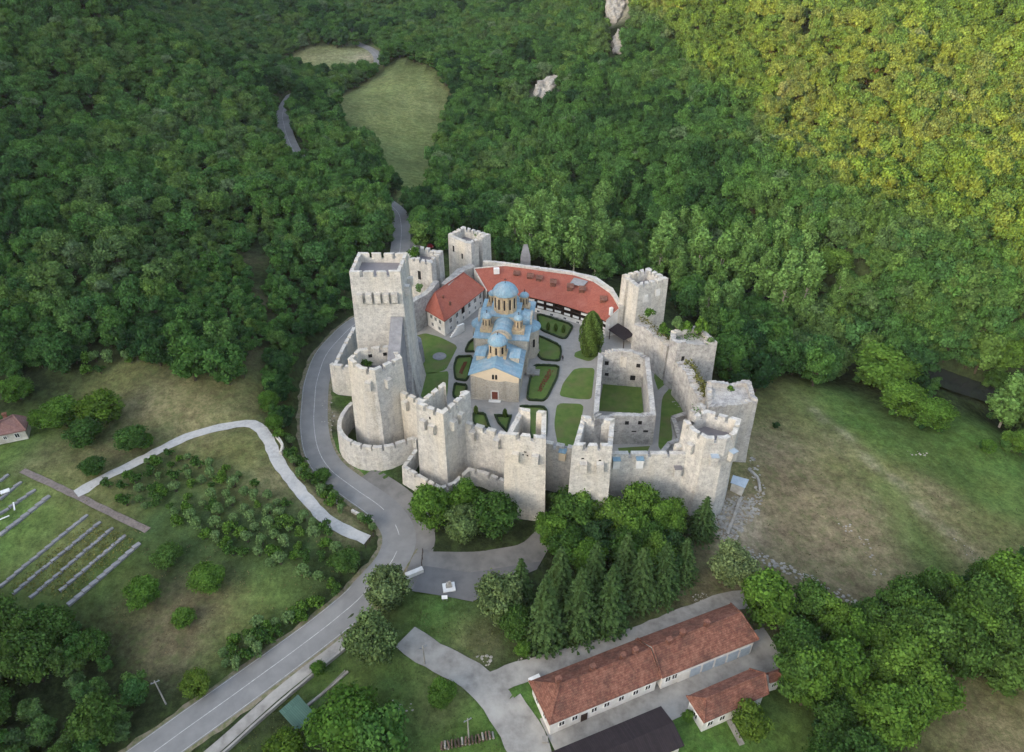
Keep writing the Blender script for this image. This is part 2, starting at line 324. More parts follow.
M['leaf_green'] = foliage('fresh_green_leaves', [(.072,.155,.026), (.092,.182,.030), (.11,.195,.038)])
M['leaf_mid'] = foliage('mid_green_leaves', [(.048,.108,.026), (.064,.132,.030), (.080,.148,.034)])
M['leaf_dark'] = foliage('dark_green_leaves', [(.030,.066,.025), (.040,.084,.03)])
M['leaf_pale'] = foliage('pale_blossoming_leaves', [(.075,.115,.040), (.10,.135,.055)], clump=(.45, 2.3))
M['leaf_yellow'] = foliage('yellow_green_leaves', [(.080,.145,.022), (.105,.165,.028)])
M['leaf_orchard'] = foliage('orchard_leaves', [(.10,.175,.055), (.135,.21,.08)], clump=(.5, 1.5))
M['leaf_silver'] = foliage('silvery_leaves', [(.085,.145,.065), (.11,.17,.08)], clump=(.5, 1.6))
M['shoulder'] = mat('gravel_shoulder', (.22,.19,.14), .95, c2=(.12,.13,.06), scale=1.2, lo=.4, hi=.6)
M['log'] = mat('cut_log_wood', (.20,.14,.10), .9, c2=(.09,.065,.05), scale=3)
M['leaf_poplar'] = foliage('poplar_leaves', [(.13,.25,.065), (.155,.28,.08)])
M['needle'] = foliage('spruce_needles', [(.034,.066,.022), (.050,.084,.028)], clump=(.4, 1.8), tr=.1)
M['thuja'] = foliage('thuja_leaves', [(.075,.125,.028), (.085,.13,.03)])
# ------------------------------------------------------------------ mesh builder
class MB:
    def __init__(s): s.v = []; s.f = []; s.m = []; s.sm = []
    def add(s, vs, fs, mi=0, smooth=False):
        o = len(s.v); s.v += [tuple(map(float, v)) for v in vs]
        for f in fs: s.f.append([o + i for i in f]); s.m.append(mi); s.sm.append(smooth)
    def poly(s, vs, mi=0): s.add(vs, [list(range(len(vs)))], mi)
    def box(s, c, sz, rz=0, mi=0, taper=1.0):
        x, y, z = (q / 2 for q in sz); ca, sa = math.cos(rz), math.sin(rz); vs = []
        for dz in (-1, 1):
            k = taper if dz > 0 else 1
            for dx, dy in ((-1,-1),(1,-1),(1,1),(-1,1)):
                a, b = dx * x * k, dy * y * k
                vs.append((c[0] + a * ca - b * sa, c[1] + a * sa + b * ca, c[2] + dz * z))
        s.add(vs, [(3,2,1,0),(4,5,6,7),(0,1,5,4),(1,2,6,5),(2,3,7,6),(3,0,4,7)], mi)
    def prism(s, poly, z0, z1, mi=0, off=0.0):
        n = len(poly); a = area(poly); q = poly if a > 0 else poly[::-1]
        b = offset(q, off) if off else q
        z0f = z0 if callable(z0) else (lambda x, y: z0)
        vs = [(x, y, z0f(x, y)) for x, y in b] + [(x, y, z1) for x, y in q]
        fs = [(i, (i + 1) % n, n + (i + 1) % n, n + i) for i in range(n)] + [list(range(n, 2 * n)), list(range(n))[::-1]]
        s.add(vs, fs, mi)
    def slab(s, pts, th=.18, mi=0):
        n = len(pts); nrm = np.cross(np.array(pts[1]) - np.array(pts[0]), np.array(pts[2]) - np.array(pts[0]))
        if nrm[2] < 0: pts = pts[::-1]
        vs = list(pts) + [(x, y, z - th) for x, y, z in pts]
        s.add(vs, [list(range(n)), list(range(n, 2 * n))[::-1]] + [(i, n + i, n + (i + 1) % n, (i + 1) % n) for i in range(n)], mi)
    def tube(s, p0, p1, r0, r1=None, n=8, mi=0):
        r1 = r0 if r1 is None else r1; p0 = np.array(p0, float); p1 = np.array(p1, float); d = p1 - p0; d /= np.linalg.norm(d) + 1e-9
        a = np.cross(d, (0, 0, 1) if abs(d[2]) < .9 else (1, 0, 0)); a /= np.linalg.norm(a); b = np.cross(d, a)
        vs = []
        for p, r in ((p0, r0), (p1, r1)):
            for i in range(n):
                t = 6.2832 * i / n; vs.append(p + (a * math.cos(t) + b * math.sin(t)) * r)
        s.add(vs, [(i, (i + 1) % n, n + (i + 1) % n, n + i) for i in range(n)], mi, n > 5)
        s.add(vs, [list(range(n))[::-1], list(range(n, 2 * n))], mi)
    def lathe(s, c, prof, n=24, mi=0, smooth=True, rz=0, lobes=0, la=.0):
        vs = []
        for r, z in prof:
            for i in range(n):
                t = rz + 6.2832 * i / n; q = r * (1 + la * abs(math.cos(t * lobes / 2)) if lobes else 1)
                vs.append((c[0] + q * math.cos(t), c[1] + q * math.sin(t), c[2] + z))
        k = len(prof)
        fs = [(j * n + i, j * n + (i + 1) % n, (j + 1) * n + (i + 1) % n, (j + 1) * n + i) for j in range(k - 1) for i in range(n)]
        s.add(vs, fs, mi, smooth)
        if prof[-1][0] > .01: s.add(vs[-n:], [list(range(n))], mi)
    def build(s, name, mats, parent=None, uv=True):
        me = bpy.data.meshes.new(name); me.from_pydata(s.v, [], s.f)
        mats = mats if isinstance(mats, (list, tuple)) else [mats]
        for q in mats: me.materials.append(M[q] if isinstance(q, str) else q)
        me.polygons.foreach_set('material_index', s.m); me.polygons.foreach_set('use_smooth', s.sm)
        if uv:
            l = me.uv_layers.new(name='UVMap'); me.calc_loop_triangles()
            V = s.v
            for p in me.polygons:
                n = p.normal; h = math.hypot(n.x, n.y)
                if h < .05: ux, uy, uz = 1, 0, 0; vx, vy, vz = 0, 1, 0
                else:
                    ux, uy, uz = -n.y / h, n.x / h, 0
                    vx, vy, vz = n.y * uz - n.z * uy, n.z * ux - n.x * uz, n.x * uy - n.y * ux
                for li, vi in zip(p.loop_indices, p.vertices):
                    x, y, z = V[vi]; l.data[li].uv = (x * ux + y * uy + z * uz, x * vx + y * vy + z * vz)
        o = bpy.data.objects.new(name, me); COL.objects.link(o)
        if parent: o.parent = parent
        return o
def area(p): return .5 * sum(p[i][0] * p[(i + 1) % len(p)][1] - p[(i + 1) % len(p)][0] * p[i][1] for i in range(len(p)))
def offset(p, d, closed=True):
    """move a counter-clockwise outline outwards by d (mitred)"""
    n = len(p); out = []
    for i in range(n):
        a = np.array(p[i - 1] if (closed or i) else p[i]); b = np.array(p[i]); c = np.array(p[(i + 1) % n] if (closed or i < n - 1) else p[i])
        e1 = b - a; e2 = c - b
        if np.linalg.norm(e1) < 1e-6: e1 = e2
        if np.linalg.norm(e2) < 1e-6: e2 = e1
        n1 = np.array((e1[1], -e1[0])) / np.linalg.norm(e1); n2 = np.array((e2[1], -e2[0])) / np.linalg.norm(e2)
        q = n1 + n2; q = q / max(np.dot(q, n1), .35)
        out.append(tuple(b + q * d))
    return out
def tag(o, label=None, cat=None, group=None, kind=None):
    if label: o['label'] = label
    if cat: o['category'] = cat
    if group: o['group'] = group
    if kind: o['kind'] = kind
    return o
def thing(name, label, cat, loc=(0, 0, 0), group=None):
    o = bpy.data.objects.new(name, None); COL.objects.link(o); o.location = loc; o.empty_display_size = .5
    return tag(o, label, cat, group)
def rebase(root):
    """parts are modelled in world metres: keep them there under an Empty at the thing's base"""
    x, y, z = root.location
    for c in root.children:
        if c.type == 'MESH' and 'local' not in c:
            c.matrix_parent_inverse.identity(); c.location = (-x, -y, -z)
        elif c.type == 'EMPTY': pass
M['roof_pink'] = tiles('faded_pink_tiles', (.30,.17,.15), (.24,.13,.11), (.36,.24,.21), f3=.5)
HZD = 0.00006; EXPO = 2.2
def chaikin(p, it=2):
    for _ in range(it): p = [lerp_(p[i], p[(i + 1) % len(p)], t) for i in range(len(p)) for t in (.14, .86)]
    return p
def lerp_(a, b, t): return (a[0] + (b[0] - a[0]) * t, a[1] + (b[1] - a[1]) * t)
# ------------------------------------------------------------------ ground sheet
pxy = np.c_[GX[pm], GY[pm], np.ones(pm.sum())]
pfit = np.linalg.lstsq(pxy, GZ[pm], rcond=None)[0]
def parkz(x, y): return float(pfit[0] * x + pfit[1] * y + pfit[2])
d_, _ = np_dist(GX[mm], GY[mm], ROADS['main_road'][0])
keep = np.zeros_like(pm); keep[mm] = d_ > 4.2
GZ[pm & keep] = (pxy @ pfit)[keep[pm]] - .06
M['ground'] = None
def ground_material():
    m = bpy.data.materials.new('ground_cover'); t = nt(m); N = t.nodes; L = t.links; b = N['Principled BSDF']; b.inputs['Roughness'].default_value = 1; b.inputs['Specular IOR Level'].default_value = 0
    at = N.new('ShaderNodeVertexColor'); at.layer_name = 'cover'
    tc = N.new('ShaderNodeTexCoord')
    def noise(s, det=6, ro=.65):
        n = N.new('ShaderNodeTexNoise'); n.inputs['Scale'].default_value = s; n.inputs['Detail'].default_value = det; n.inputs['Roughness'].default_value = ro
        L.new(tc.outputs['Object'], n.inputs['Vector']); return n
    def rng(n, a, b_, c, d):
        r = N.new('ShaderNodeMapRange'); r.inputs[1].default_value = a; r.inputs[2].default_value = b_; r.inputs[3].default_value = c; r.inputs[4].default_value = d
        L.new(n.outputs['Fac'], r.inputs[0]); return r
    a = rng(noise(.16), .3, .7, 0, 1); c = rng(noise(1.3, 6, .75), .3, .7, .55, 1.4); d = rng(noise(.5), .48, .72, 0, .5); e = rng(noise(5, 3), .3, .7, .8, 1.2)
    m1 = N.new('ShaderNodeMix'); m1.data_type = 'RGBA'; m1.blend_type = 'MULTIPLY'
    hs = N.new('ShaderNodeHueSaturation'); L.new(at.outputs['Color'], hs.inputs['Color'])
    hr = N.new('ShaderNodeMapRange'); hr.inputs[3].default_value = .485; hr.inputs[4].default_value = .515; L.new(a.outputs[0], hr.inputs[0]); L.new(hr.outputs[0], hs.inputs['Hue'])
    mul = N.new('ShaderNodeMath'); mul.operation = 'MULTIPLY'; L.new(c.outputs[0], mul.inputs[0]); L.new(e.outputs[0], mul.inputs[1])
    for s_, lo_, hi_ in ((.05, .82, 1.18), (.4, .78, 1.22)):
        q = rng(noise(s_, 4, .6), .35, .65, lo_, hi_); m_ = N.new('ShaderNodeMath'); m_.operation = 'MULTIPLY'; L.new(mul.outputs[0], m_.inputs[0]); L.new(q.outputs[0], m_.inputs[1]); mul = m_
    sc = N.new('ShaderNodeVectorMath'); sc.operation = 'SCALE'; L.new(hs.outputs['Color'], sc.inputs[0]); L.new(mul.outputs[0], sc.inputs['Scale'])
    # tufts of greener grass over everything
    m2 = N.new('ShaderNodeMix'); m2.data_type = 'RGBA'; m2.inputs[7].default_value = (.085, .130, .040, 1)
    L.new(d.outputs[0], m2.inputs[0]); L.new(sc.outputs[0], m2.inputs[6]); L.new(m2.outputs[2], b.inputs['Base Color'])
    bp = N.new('ShaderNodeBump'); bp.inputs['Strength'].default_value = .7; bp.inputs['Distance'].default_value = .25
    n5 = noise(2.2, 5, .7); L.new(n5.outputs['Fac'], bp.inputs['Height']); L.new(bp.outputs[0], b.inputs['Normal'])
    return m
M['ground'] = ground_material()
GREEN = (.098, .155, .042); DRY = (.200, .165, .100); OLIVE = (.165, .170, .068); FOR = (.030, .042, .018); STRAW = (.24, .21, .115); DIRT = (.34, .29, .22); BROWN = (.155, .132, .080); LUSH = (.088, .168, .038)
ORCH = (.060, .100, .036); spl = []
for q in range(22): spl.append((806 + q * 8.6, 400 + q * 8 + 3 * math.sin(q), 1.3, DIRT if q % 3 else BROWN))
for q in range(14): spl.append((826 + q * 4.5, 432 + q * 6.5, 1.2, (.10, .09, .055)))
# (px, py, radius m, colour)
for a in [(790,395,9,OLIVE),(830,400,8,LUSH),(860,430,7,LUSH),(900,440,6,GREEN),(950,430,8,LUSH),(1000,450,8,LUSH),(980,480,7,GREEN),(1020,500,7,GREEN),(780,440,7,DRY),(810,430,5,OLIVE),(850,470,6,OLIVE),(840,445,5,STRAW),(880,480,7,OLIVE),
          (760,420,6,OLIVE),(770,480,8,DRY),(800,500,8,DRY),(830,520,8,DRY),(800,550,8,DRY),(860,550,8,DRY),(850,500,6,BROWN),(870,520,6,DRY),(900,520,5,GREEN),(890,490,4,GREEN),(920,545,4,GREEN),(940,570,5,GREEN),(930,500,5,DRY),(960,540,5,STRAW),(980,565,4,STRAW),(1010,540,6,OLIVE),(950,520,5,OLIVE),(1000,580,6,OLIVE),(820,585,7,BROWN),(770,560,6,BROWN),(900,580,6,DRY),
          (745,470,4,OLIVE),(740,520,4,DIRT),(735,540,4,DIRT),(720,560,5,BROWN),(760,600,5,BROWN),(960,720,7,DRY),(1000,700,6,OLIVE),(1020,740,6,DRY),(930,740,5,OLIVE),(860,620,5,DRY),(690,590,5,BROWN),(660,630,4,GREEN),(600,630,4,GREEN),(640,605,4,BROWN),
          (200,395,9,OLIVE),(180,400,5,STRAW),(220,405,6,STRAW),(150,400,6,BROWN),(120,380,6,OLIVE),(250,390,6,OLIVE),(240,350,5,BROWN),(260,300,6,BROWN),(240,260,6,BROWN),(220,450,7,OLIVE),(240,480,6,OLIVE),(200,430,5,STRAW),(270,480,4,STRAW),(80,440,6,GREEN),(100,455,5,BROWN),(20,440,6,GREEN),(60,450,5,BROWN),
          (150,490,7,ORCH),(200,500,7,ORCH),(250,530,7,ORCH),(300,550,6,ORCH),(200,550,6,ORCH),(120,500,5,OLIVE),(60,480,5,OLIVE),(100,470,4,OLIVE),(20,540,6,GREEN),(60,560,6,OLIVE),(40,590,5,GREEN),(100,580,5,GREEN),(30,500,5,GREEN),
          (160,620,5,BROWN),(190,610,5,DRY),(170,650,4,DRY),(130,610,4,OLIVE),(230,620,5,OLIVE),(270,600,5,GREEN),(220,650,4,GREEN),(200,640,4,DRY),(330,500,4,STRAW),(300,470,3,OLIVE),(345,530,3,STRAW),(250,440,4,OLIVE),
          (450,625,5,LUSH),(430,605,4,LUSH),(470,640,4,BROWN),(440,690,4,OLIVE),(420,700,5,LUSH),(480,720,4,LUSH),(460,740,4,LUSH),(400,680,5,GREEN),(440,705,3,BROWN),(360,690,5,GREEN),(330,680,3,LUSH),(525,700,4,LUSH),(720,740,6,LUSH),(780,710,5,GREEN),(780,740,5,LUSH),
          (345,470,4,LUSH),(335,450,3,LUSH),(340,400,3,LUSH),(342,360,3,GREEN),(360,480,3,LUSH),(350,420,2.5,DIRT),(330,415,2,DIRT),(325,400,1.5,DIRT),
          (400,90,30,OLIVE),(380,110,20,(.14,.13,.055)),(420,100,14,BROWN),(390,80,10,(.16,.14,.07)),(420,150,12,(.10,.12,.045)),(425,180,12,(.085,.12,.035)),(360,110,10,(.13,.12,.06)),(400,130,12,(.13,.13,.05)),(440,85,8,BROWN),(330,45,25,GREEN),(300,48,14,STRAW),(345,52,14,(.30,.27,.17)),(318,55,12,(.28,.25,.14)),(365,58,8,DIRT),
          (980,250,8,DIRT),(610,12,12,(.3,.28,.22)),(545,90,8,(.3,.29,.27))]: spl.append(a)
ft = []
for a in [(100,250),(20,250),(200,250),(300,250),(250,200),(100,100),(30,360),(300,320),(300,150),(330,150),(470,150),(470,80),(600,100),(600,220),(700,300),(760,350),(850,300),(950,320),(1010,330),(900,380),(740,360),(900,150),(500,20),(700,20),(950,60),(60,640),(100,700),(20,720),(120,650),(850,680),(920,650),(980,630),(870,740),(1000,610),(820,640),(590,590),(640,560),(540,600),(500,600),(460,525),(620,520),(280,380),(300,420),(340,345),(1020,400),(330,740),(370,600),(380,640)]: ft.append(a)
num = np.zeros(GZ.shape + (3,)); den = np.zeros(GZ.shape)
bd = np.hypot(GX, GY - 120)
num += np.array(FOR) * 1e-3; den += 1e-3
for px, py, r, c in spl + [(a, b, 14 if b > 330 else 40, FOR) for a, b in ft]:
    x, y = G(px, py); w = np.exp(-((GX - x) ** 2 + (GY - y) ** 2) / (2 * (r * .8) ** 2)) * (1 if r < 13 or py < 200 else .5)
    num += w[..., None] * np.array(c); den += w
cov = num / den[..., None]
# the far hay field is mown: its own edge
field = [G(*p) for p in [(334,108),(345,95),(375,78),(400,58),(425,66),(445,84),(448,100),(441,125),(436,150),(434,200),(400,205),(385,165),(365,140),(345,125)]]
fm = np_inpoly(GX, GY, field); cov[fm] = (cov[fm] * .5 + np.array((.20, .25, .095)) * .5) * (1 + .05 * np.sin(GX[fm] * .55 + GY[fm] * .12 + 2 * np.sin(GY[fm] * .02)))[:, None]
me = bpy.data.meshes.new('terrain'); ny, nx = GZ.shape
idx = np.arange(nx * ny).reshape(ny, nx)
quads = np.stack([idx[:-1, :-1], idx[:-1, 1:], idx[1:, 1:], idx[1:, :-1]], -1).reshape(-1, 4)
me.vertices.add(nx * ny); me.vertices.foreach_set('co', np.stack([GX, GY, GZ], -1).ravel())
me.loops.add(len(quads) * 4); me.loops.foreach_set('vertex_index', quads.ravel().astype(np.int32))
me.polygons.add(len(quads)); me.polygons.foreach_set('loop_start', np.arange(0, len(quads) * 4, 4, dtype=np.int32)); me.polygons.foreach_set('use_smooth', np.ones(len(quads), bool))
me.update(calc_edges=True)
ca = me.color_attributes.new('cover', 'FLOAT_COLOR', 'POINT'); ca.data.foreach_set('color', np.concatenate([cov, np.ones(GZ.shape + (1,))], -1).ravel())
me.materials.append(M['ground'])
terr = bpy.data.objects.new('ground', me); COL.objects.link(terr); tag(terr, kind='structure')
# ------------------------------------------------------------------ roads as draped ribbons
def ribbon(name, path, w, material, lift=.06, jit=0.0, s0=0, s1=None, off=0.0, dash=None, link=True, cross=None):
    path = path[s0:s1]; n = len(path); mb = MB(); k = cross or max(2, int(w / 1.0)); rows = []
    tg = np.gradient(path, axis=0); tg /= np.linalg.norm(tg, axis=1)[:, None] + 1e-9
    for i in range(n):
        nx_, ny_ = -tg[i][1], tg[i][0]; row = []
        e0 = w / 2 + random.uniform(-jit, jit); e1 = w / 2 + random.uniform(-jit, jit)
        for j in range(k + 1):
            u = -e0 + (e0 + e1) * j / k + off
            x, y = path[i][0] + nx_ * u, path[i][1] + ny_ * u
            row.append((x, y, H(x, y) + lift))
        rows.append(row)
    vs = [v for r in rows for v in r]; fs = []
    for i in range(n - 1):
        if dash and (i // dash) % 2: continue
        for j in range(k):
            a = i * (k + 1) + j; fs.append((a, a + k + 1, a + k + 2, a + 1)[::-1])
    mb.add(vs, fs, 0, True); return mb.build(name, material)
def st(o): return tag(o, kind='structure')
mp_, mz_, mw_ = ROADS['main_road']
wv = np.argmin(np.hypot(mp_[:, 0] - G(385, 300)[0], mp_[:, 1] - G(385, 300)[1]))
st(ribbon('road_shoulder', mp_[:wv], 8.0, 'shoulder', .075, jit=.28)); st(ribbon('road', mp_, mw_, 'asphalt', .12))
st(ribbon('lay_by', mp_[wv:wv + 28], 5.5, 'asphalt2', .105, off=-5.0))
j0 = np.argmin(np.hypot(mp_[:, 0] - G(389, 563)[0], mp_[:, 1] - G(389, 563)[1])); j1 = np.argmin(np.hypot(mp_[:, 0] - G(384, 510)[0], mp_[:, 1] - G(384, 510)[1]))
st(ribbon('road_marking', mp_[:j0], .13, 'line', .15, cross=1)); st(ribbon('road_marking', mp_[j0:j1], .14, 'line', .15, cross=1, dash=2)); st(ribbon('road_marking', mp_[j1:], .13, 'line', .15, cross=1))
st(ribbon('road_marking', mp_[:j0 - 4], .09, 'line', .15, off=3.0, cross=1)); st(ribbon('road_marking', mp_[:j0 - 4], .09, 'line', .15, off=-3.0, cross=1)); st(ribbon('road_marking', mp_[j1:j1 + 60], .09, 'line', .15, off=3.0, cross=1))
k0 = np.argmin(np.hypot(mp_[:, 0] - G(345, 483)[0], mp_[:, 1] - G(345, 483)[1])); st(ribbon('road_apron', mp_[j0 + 2:k0], 4.6, 'asphalt2', .11, off=-4.6))
st(ribbon('gravel_path', ROADS['gravel_path'][0], 2.5, 'gravel', .13, jit=.18))
st(ribbon('driveway', ROADS['driveway'][0], 5.0, 'concrete', .13, jit=.15)); st(ribbon('back_lane', ROADS['back_lane'][0], 4.0, 'concrete', .145, jit=.15))
st(ribbon('footpath', ROADS['footpath'][0], 1.9, 'concrete', .12)); st(ribbon('cobbled_path', ROADS['stone_path'][0], 1.5, 'cobbles', .12, jit=.08))
rp_ = ROADS['river'][0]; mb = MB(); tg = np.gradient(rp_, axis=0); tg /= np.linalg.norm(tg, axis=1)[:, None]
rz_ = ROADS['river'][1]; vs = []
for i in range(len(rp_)):
    for u in (-5.2, 5.2): vs.append((rp_[i][0] - tg[i][1] * u, rp_[i][1] + tg[i][0] * u, rz_[i] + .9))
mb.add(vs, [(2 * i, 2 * i + 1, 2 * i + 3, 2 * i + 2) for i in range(len(rp_) - 1)], 0, True); st(mb.build('river', 'water'))
# parking apron and patched strip
def sheet(name, poly, zf, material, up=0.0):
    """fill a plan outline with a fine grid that follows zf"""
    x0, x1 = min(p[0] for p in poly), max(p[0] for p in poly); mb = MB(); mb.poly([(x, y, zf(x, y) + up) for x, y in poly]); return mb.build(name, material)
if area(parking) < 0: parking = parking[::-1]
parking = chaikin(parking, 2)
st(sheet('parking', parking, parkz, 'asphalt2', .02))
pk = [G(*p) for p in [(412,592),(424,566),(470,573),(540,562),(537,570),(512,580),(490,590),(473,602),(448,597)]]
if area(pk) < 0: pk = pk[::-1]
st(sheet('parking_strip', pk, parkz, mat('dark_asphalt', (.118,.118,.12), .9, c2=(.15,.15,.15), scale=.4), .05))
# ------------------------------------------------------------------ fortress yard
def ccw(p): return p if area(p) > 0 else p[::-1]
mb = MB(); mb.poly([(x, y, 0) for x, y in ccw(court)]); st(mb.build('yard', 'paving'))
lawns = {'church_east': [(533,365),(560,366),(558,378),(546,402),(526,401),(528,385)], 'b': [(537,334.6),(561,346),(562,354),(560,362),(541,360.5),(535,352.6)], 'c': [(536,313),(574.6,325.5),(565.6,341),(538.5,330)],
         'd': [(573.5,369.5),(580,368),(595,368),(593,385),(591.5,399.5),(575,399),(559,396),(563,383)], 'e': [(557,403),(584,404),(581,422),(576,446),(558,446),(554,425)],
         'f': [(456,357),(474,356),(468,382),(454.5,380),(453,368)], 'g': [(475,338),(477.5,352.6),(464,352.6),(468,343)], 'h': [(454,383.5),(468,385.5),(466,396),(456,400),(452,396)],
         'i': [(412,337),(425,333),(440,337),(458,346),(452,358),(446,370),(432,374),(418,372),(410,360)], 'j': [(472.5,413),(485.7,414),(489,424),(492,431),(472.5,425)], 'k': [(494,415.5),(512,416),(507,433),(498,424)],
         'l': [(518,406),(548,407),(547,440),(530,440),(526,412)], 'm': [(662,397),(671.5,386),(683.5,403),(686,411),(670,416),(673,439),(662,452),(658,446),(660,425)], 'n': [(655,366),(669,381),(658,390),(654,378)],
         'o': [(604,379),(646,382),(649,395),(651,414),(597,411),(601,395)], 'p': [(575,352),(600,345),(602,352),(590,362),(574,357)], 'q': [(440,372),(449,371),(447,400),(425,400),(408,385),(410,374)], 'r': [(618,448),(650,446),(646,455),(620,456)]}
bed_label = {'church_east': 'long box hedge round the big bed right of the church front', 'b': 'box hedge round the bed beside the apse of the church', 'c': 'box hedge round the bed in front of the galleried residence', 'f': 'box hedge round the red flower bed left of the church',
             'g': 'short hedge round the small bed between the church and the white wing', 'h': 'hedge round the lowest bed left of the church front', 'j': 'hedge of the left of the two small beds below the church door', 'k': 'hedge of the right of the two small beds below the church door', 'l': 'hedge along the bed behind the middle gate tower'}
for k, v in lawns.items():
    p = ccw(PW(v, 0)); p = p if k in 'oknr' else chaikin(p, 2); mb = MB(); mb.poly([(x, y, .03) for x, y in p]); st(mb.build('lawn', 'lawn'))
    if k in bed_label:
        mb = MB(); q = offset(p, -.45); n = len(p)
        for i in range(n):
            a, b, c, d = p[i], p[(i + 1) % n], q[(i + 1) % n], q[i]; L_ = math.hypot(b[0] - a[0], b[1] - a[1]); ks = max(1, int(L_ / .7))
            for s in range(ks):
                t0, t1 = s / ks, (s + 1) / ks; h = .4 + random.uniform(0, .2)
                l = lambda u, w, t: (u[0] + (w[0] - u[0]) * t, u[1] + (w[1] - u[1]) * t)
                mb.prism([l(a, b, t0), l(a, b, t1), l(d, c, t1), l(d, c, t0)], .034, h)
        tag(mb.build('hedge', 'hedge'), bed_label[k], 'hedge')
for lab, v in (('straggling red flowers along the middle of the bed right of the church', [(549,369),(553,371),(541,392),(537,391)]), ('red flowers in the narrow bed left of the church', [(464,362),(467,362),(462,374),(459,373)])):
    mb = MB(); p = PW(v, 0)
    for i in range(150):
        a, b = random.random(), random.random(); x = (p[0][0] * (1 - a) + p[1][0] * a) * (1 - b) + (p[3][0] * (1 - a) + p[2][0] * a) * b; y = (p[0][1] * (1 - a) + p[1][1] * a) * (1 - b) + (p[3][1] * (1 - a) + p[2][1] * a) * b
        mb.box((x, y, .12), (.25, .25, .22), random.uniform(0, 3), taper=.5)
    tag(mb.build('flowers', 'flower'), lab, 'flowers', kind='stuff')
# ------------------------------------------------------------------ walls and towers
def lerp(a, b, t): return (a[0] + (b[0] - a[0]) * t, a[1] + (b[1] - a[1]) * t)
def wall_mesh(outer, th, zb, hfun, closed=True, batter=0.0, ztop=None, step=None):
    """outer: plan outline (CCW); hfun(edge, length) -> [(t0, t1, height)]; gaps have height None"""
    inner = offset(outer, -th, closed); base = offset(outer, batter, closed) if batter else outer
    mb = MB(); n = len(outer); segs = []
    zt = ztop
    for i in range(n if closed else n - 1):
        j = (i + 1) % n; L_ = math.hypot(outer[j][0] - outer[i][0], outer[j][1] - outer[i][1])
        for t0, t1, h in hfun(i, L_): segs.append((i, j, t0, t1, h))
    def pt(i, j, t, z, inn):
        if inn: q = lerp(inner[i], inner[j], t); return (q[0], q[1], z)
        q = lerp(outer[i], outer[j], t)
        if batter: b = lerp(base[i], base[j], t); q = lerp(q, b, max(0, (zt - z)) / (zt - zb))
        return (q[0], q[1], z)
    m_ = len(segs)
    for k, (i, j, t0, t1, h) in enumerate(segs):
        h_ = h if h is not None else zb
        if h is not None:
            mb.poly([pt(i, j, t0, zb, 0), pt(i, j, t1, zb, 0), pt(i, j, t1, h, 0), pt(i, j, t0, h, 0)])
            mb.poly([pt(i, j, t1, zb, 1), pt(i, j, t0, zb, 1), pt(i, j, t0, h, 1), pt(i, j, t1, h, 1)])
            mb.poly([pt(i, j, t0, h, 0), pt(i, j, t1, h, 0), pt(i, j, t1, h, 1), pt(i, j, t0, h, 1)])
        if k + 1 < m_ or closed:
            g = segs[(k + 1) % m_]; h2 = g[4] if g[4] is not None else zb
            if abs(h2 - h_) > 1e-4:
                lo, hi = min(h_, h2), max(h_, h2); mb.poly([pt(i, j, t1, lo, 0), pt(i, j, t1, lo, 1), pt(i, j, t1, hi, 1), pt(i, j, t1, hi, 0)])
    if not closed:
        for (i, j, t0, t1, h), t in ((segs[0], segs[0][2]), (segs[-1], segs[-1][3])):
            if h is not None: mb.poly([pt(i, j, t, zb, 0), pt(i, j, t, zb, 1), pt(i, j, t, h, 1), pt(i, j, t, h, 0)])
    return mb
def crenels(zt, drop=1.15, mw=1.7, gw=.75, ruin=0.0, only=None, gaps=None, zgap=None, low=None):
    def f(i, L_):
        if low and i in low: return ragged(low[i], .4, gaps=gaps)(i, L_)
        out = []; n = max(1, round((L_ - mw) / (mw + gw))); pit = L_ / (n + mw / (mw + gw)); mwf = pit * mw / (mw + gw)
        if only is not None and i not in only: out = [(0, 1, zt - drop)]
        else:
            x = 0
            for k in range(n + 1):
                j_ = random.uniform(-ruin, ruin * .3) * 1.6 if ruin else random.uniform(-.06, .06)
                a = x / L_; b = min(1, (x + mwf) / L_)
                if ruin > .3 and random.random() < .25: j_ = -drop * .8
                out.append((a, b, zt + j_))
                if k < n: out.append((b, min(1, (x + pit) / L_), zt - drop + random.uniform(-.05, .05)))
                x += pit
        if gaps and i in gaps:
            a0, a1 = gaps[i]; o2 = [(a0, a1, None)]
            for t0, t1, h in out:
                if t0 < a0: o2.append((t0, min(t1, a0), h))
                if t1 > a1: o2.append((max(t0, a1), t1, h))
            o2.sort(key=lambda q: q[0]); out = o2
        return out
    return f
def ragged(zt, amp=.8, st_=.9, prof=None, gaps=None):
    def f(i, L_):
        n = max(2, int(L_ / st_)); out = []; h = 0
        for k in range(n):
            h = h * .6 + random.uniform(-amp, amp * .45) * .7; t = (k + .5) / n
            z = (zt[i](t) if isinstance(zt, (list, tuple)) and callable(zt[i]) else zt(i, t) if callable(zt) else zt) + h
            if gaps and i in gaps and gaps[i][0] < t < gaps[i][1]: z = None
            out.append((k / n, (k + 1) / n, z))
        return out
    return f
def on_edge(outer, i, s):
    a, b = outer[i], outer[(i + 1) % len(outer)]; x, y = lerp(a, b, s); L_ = math.hypot(b[0] - a[0], b[1] - a[1])
    return x, y, (b[1] - a[1]) / L_, -(b[0] - a[0]) / L_, math.atan2(b[1] - a[1], b[0] - a[0])
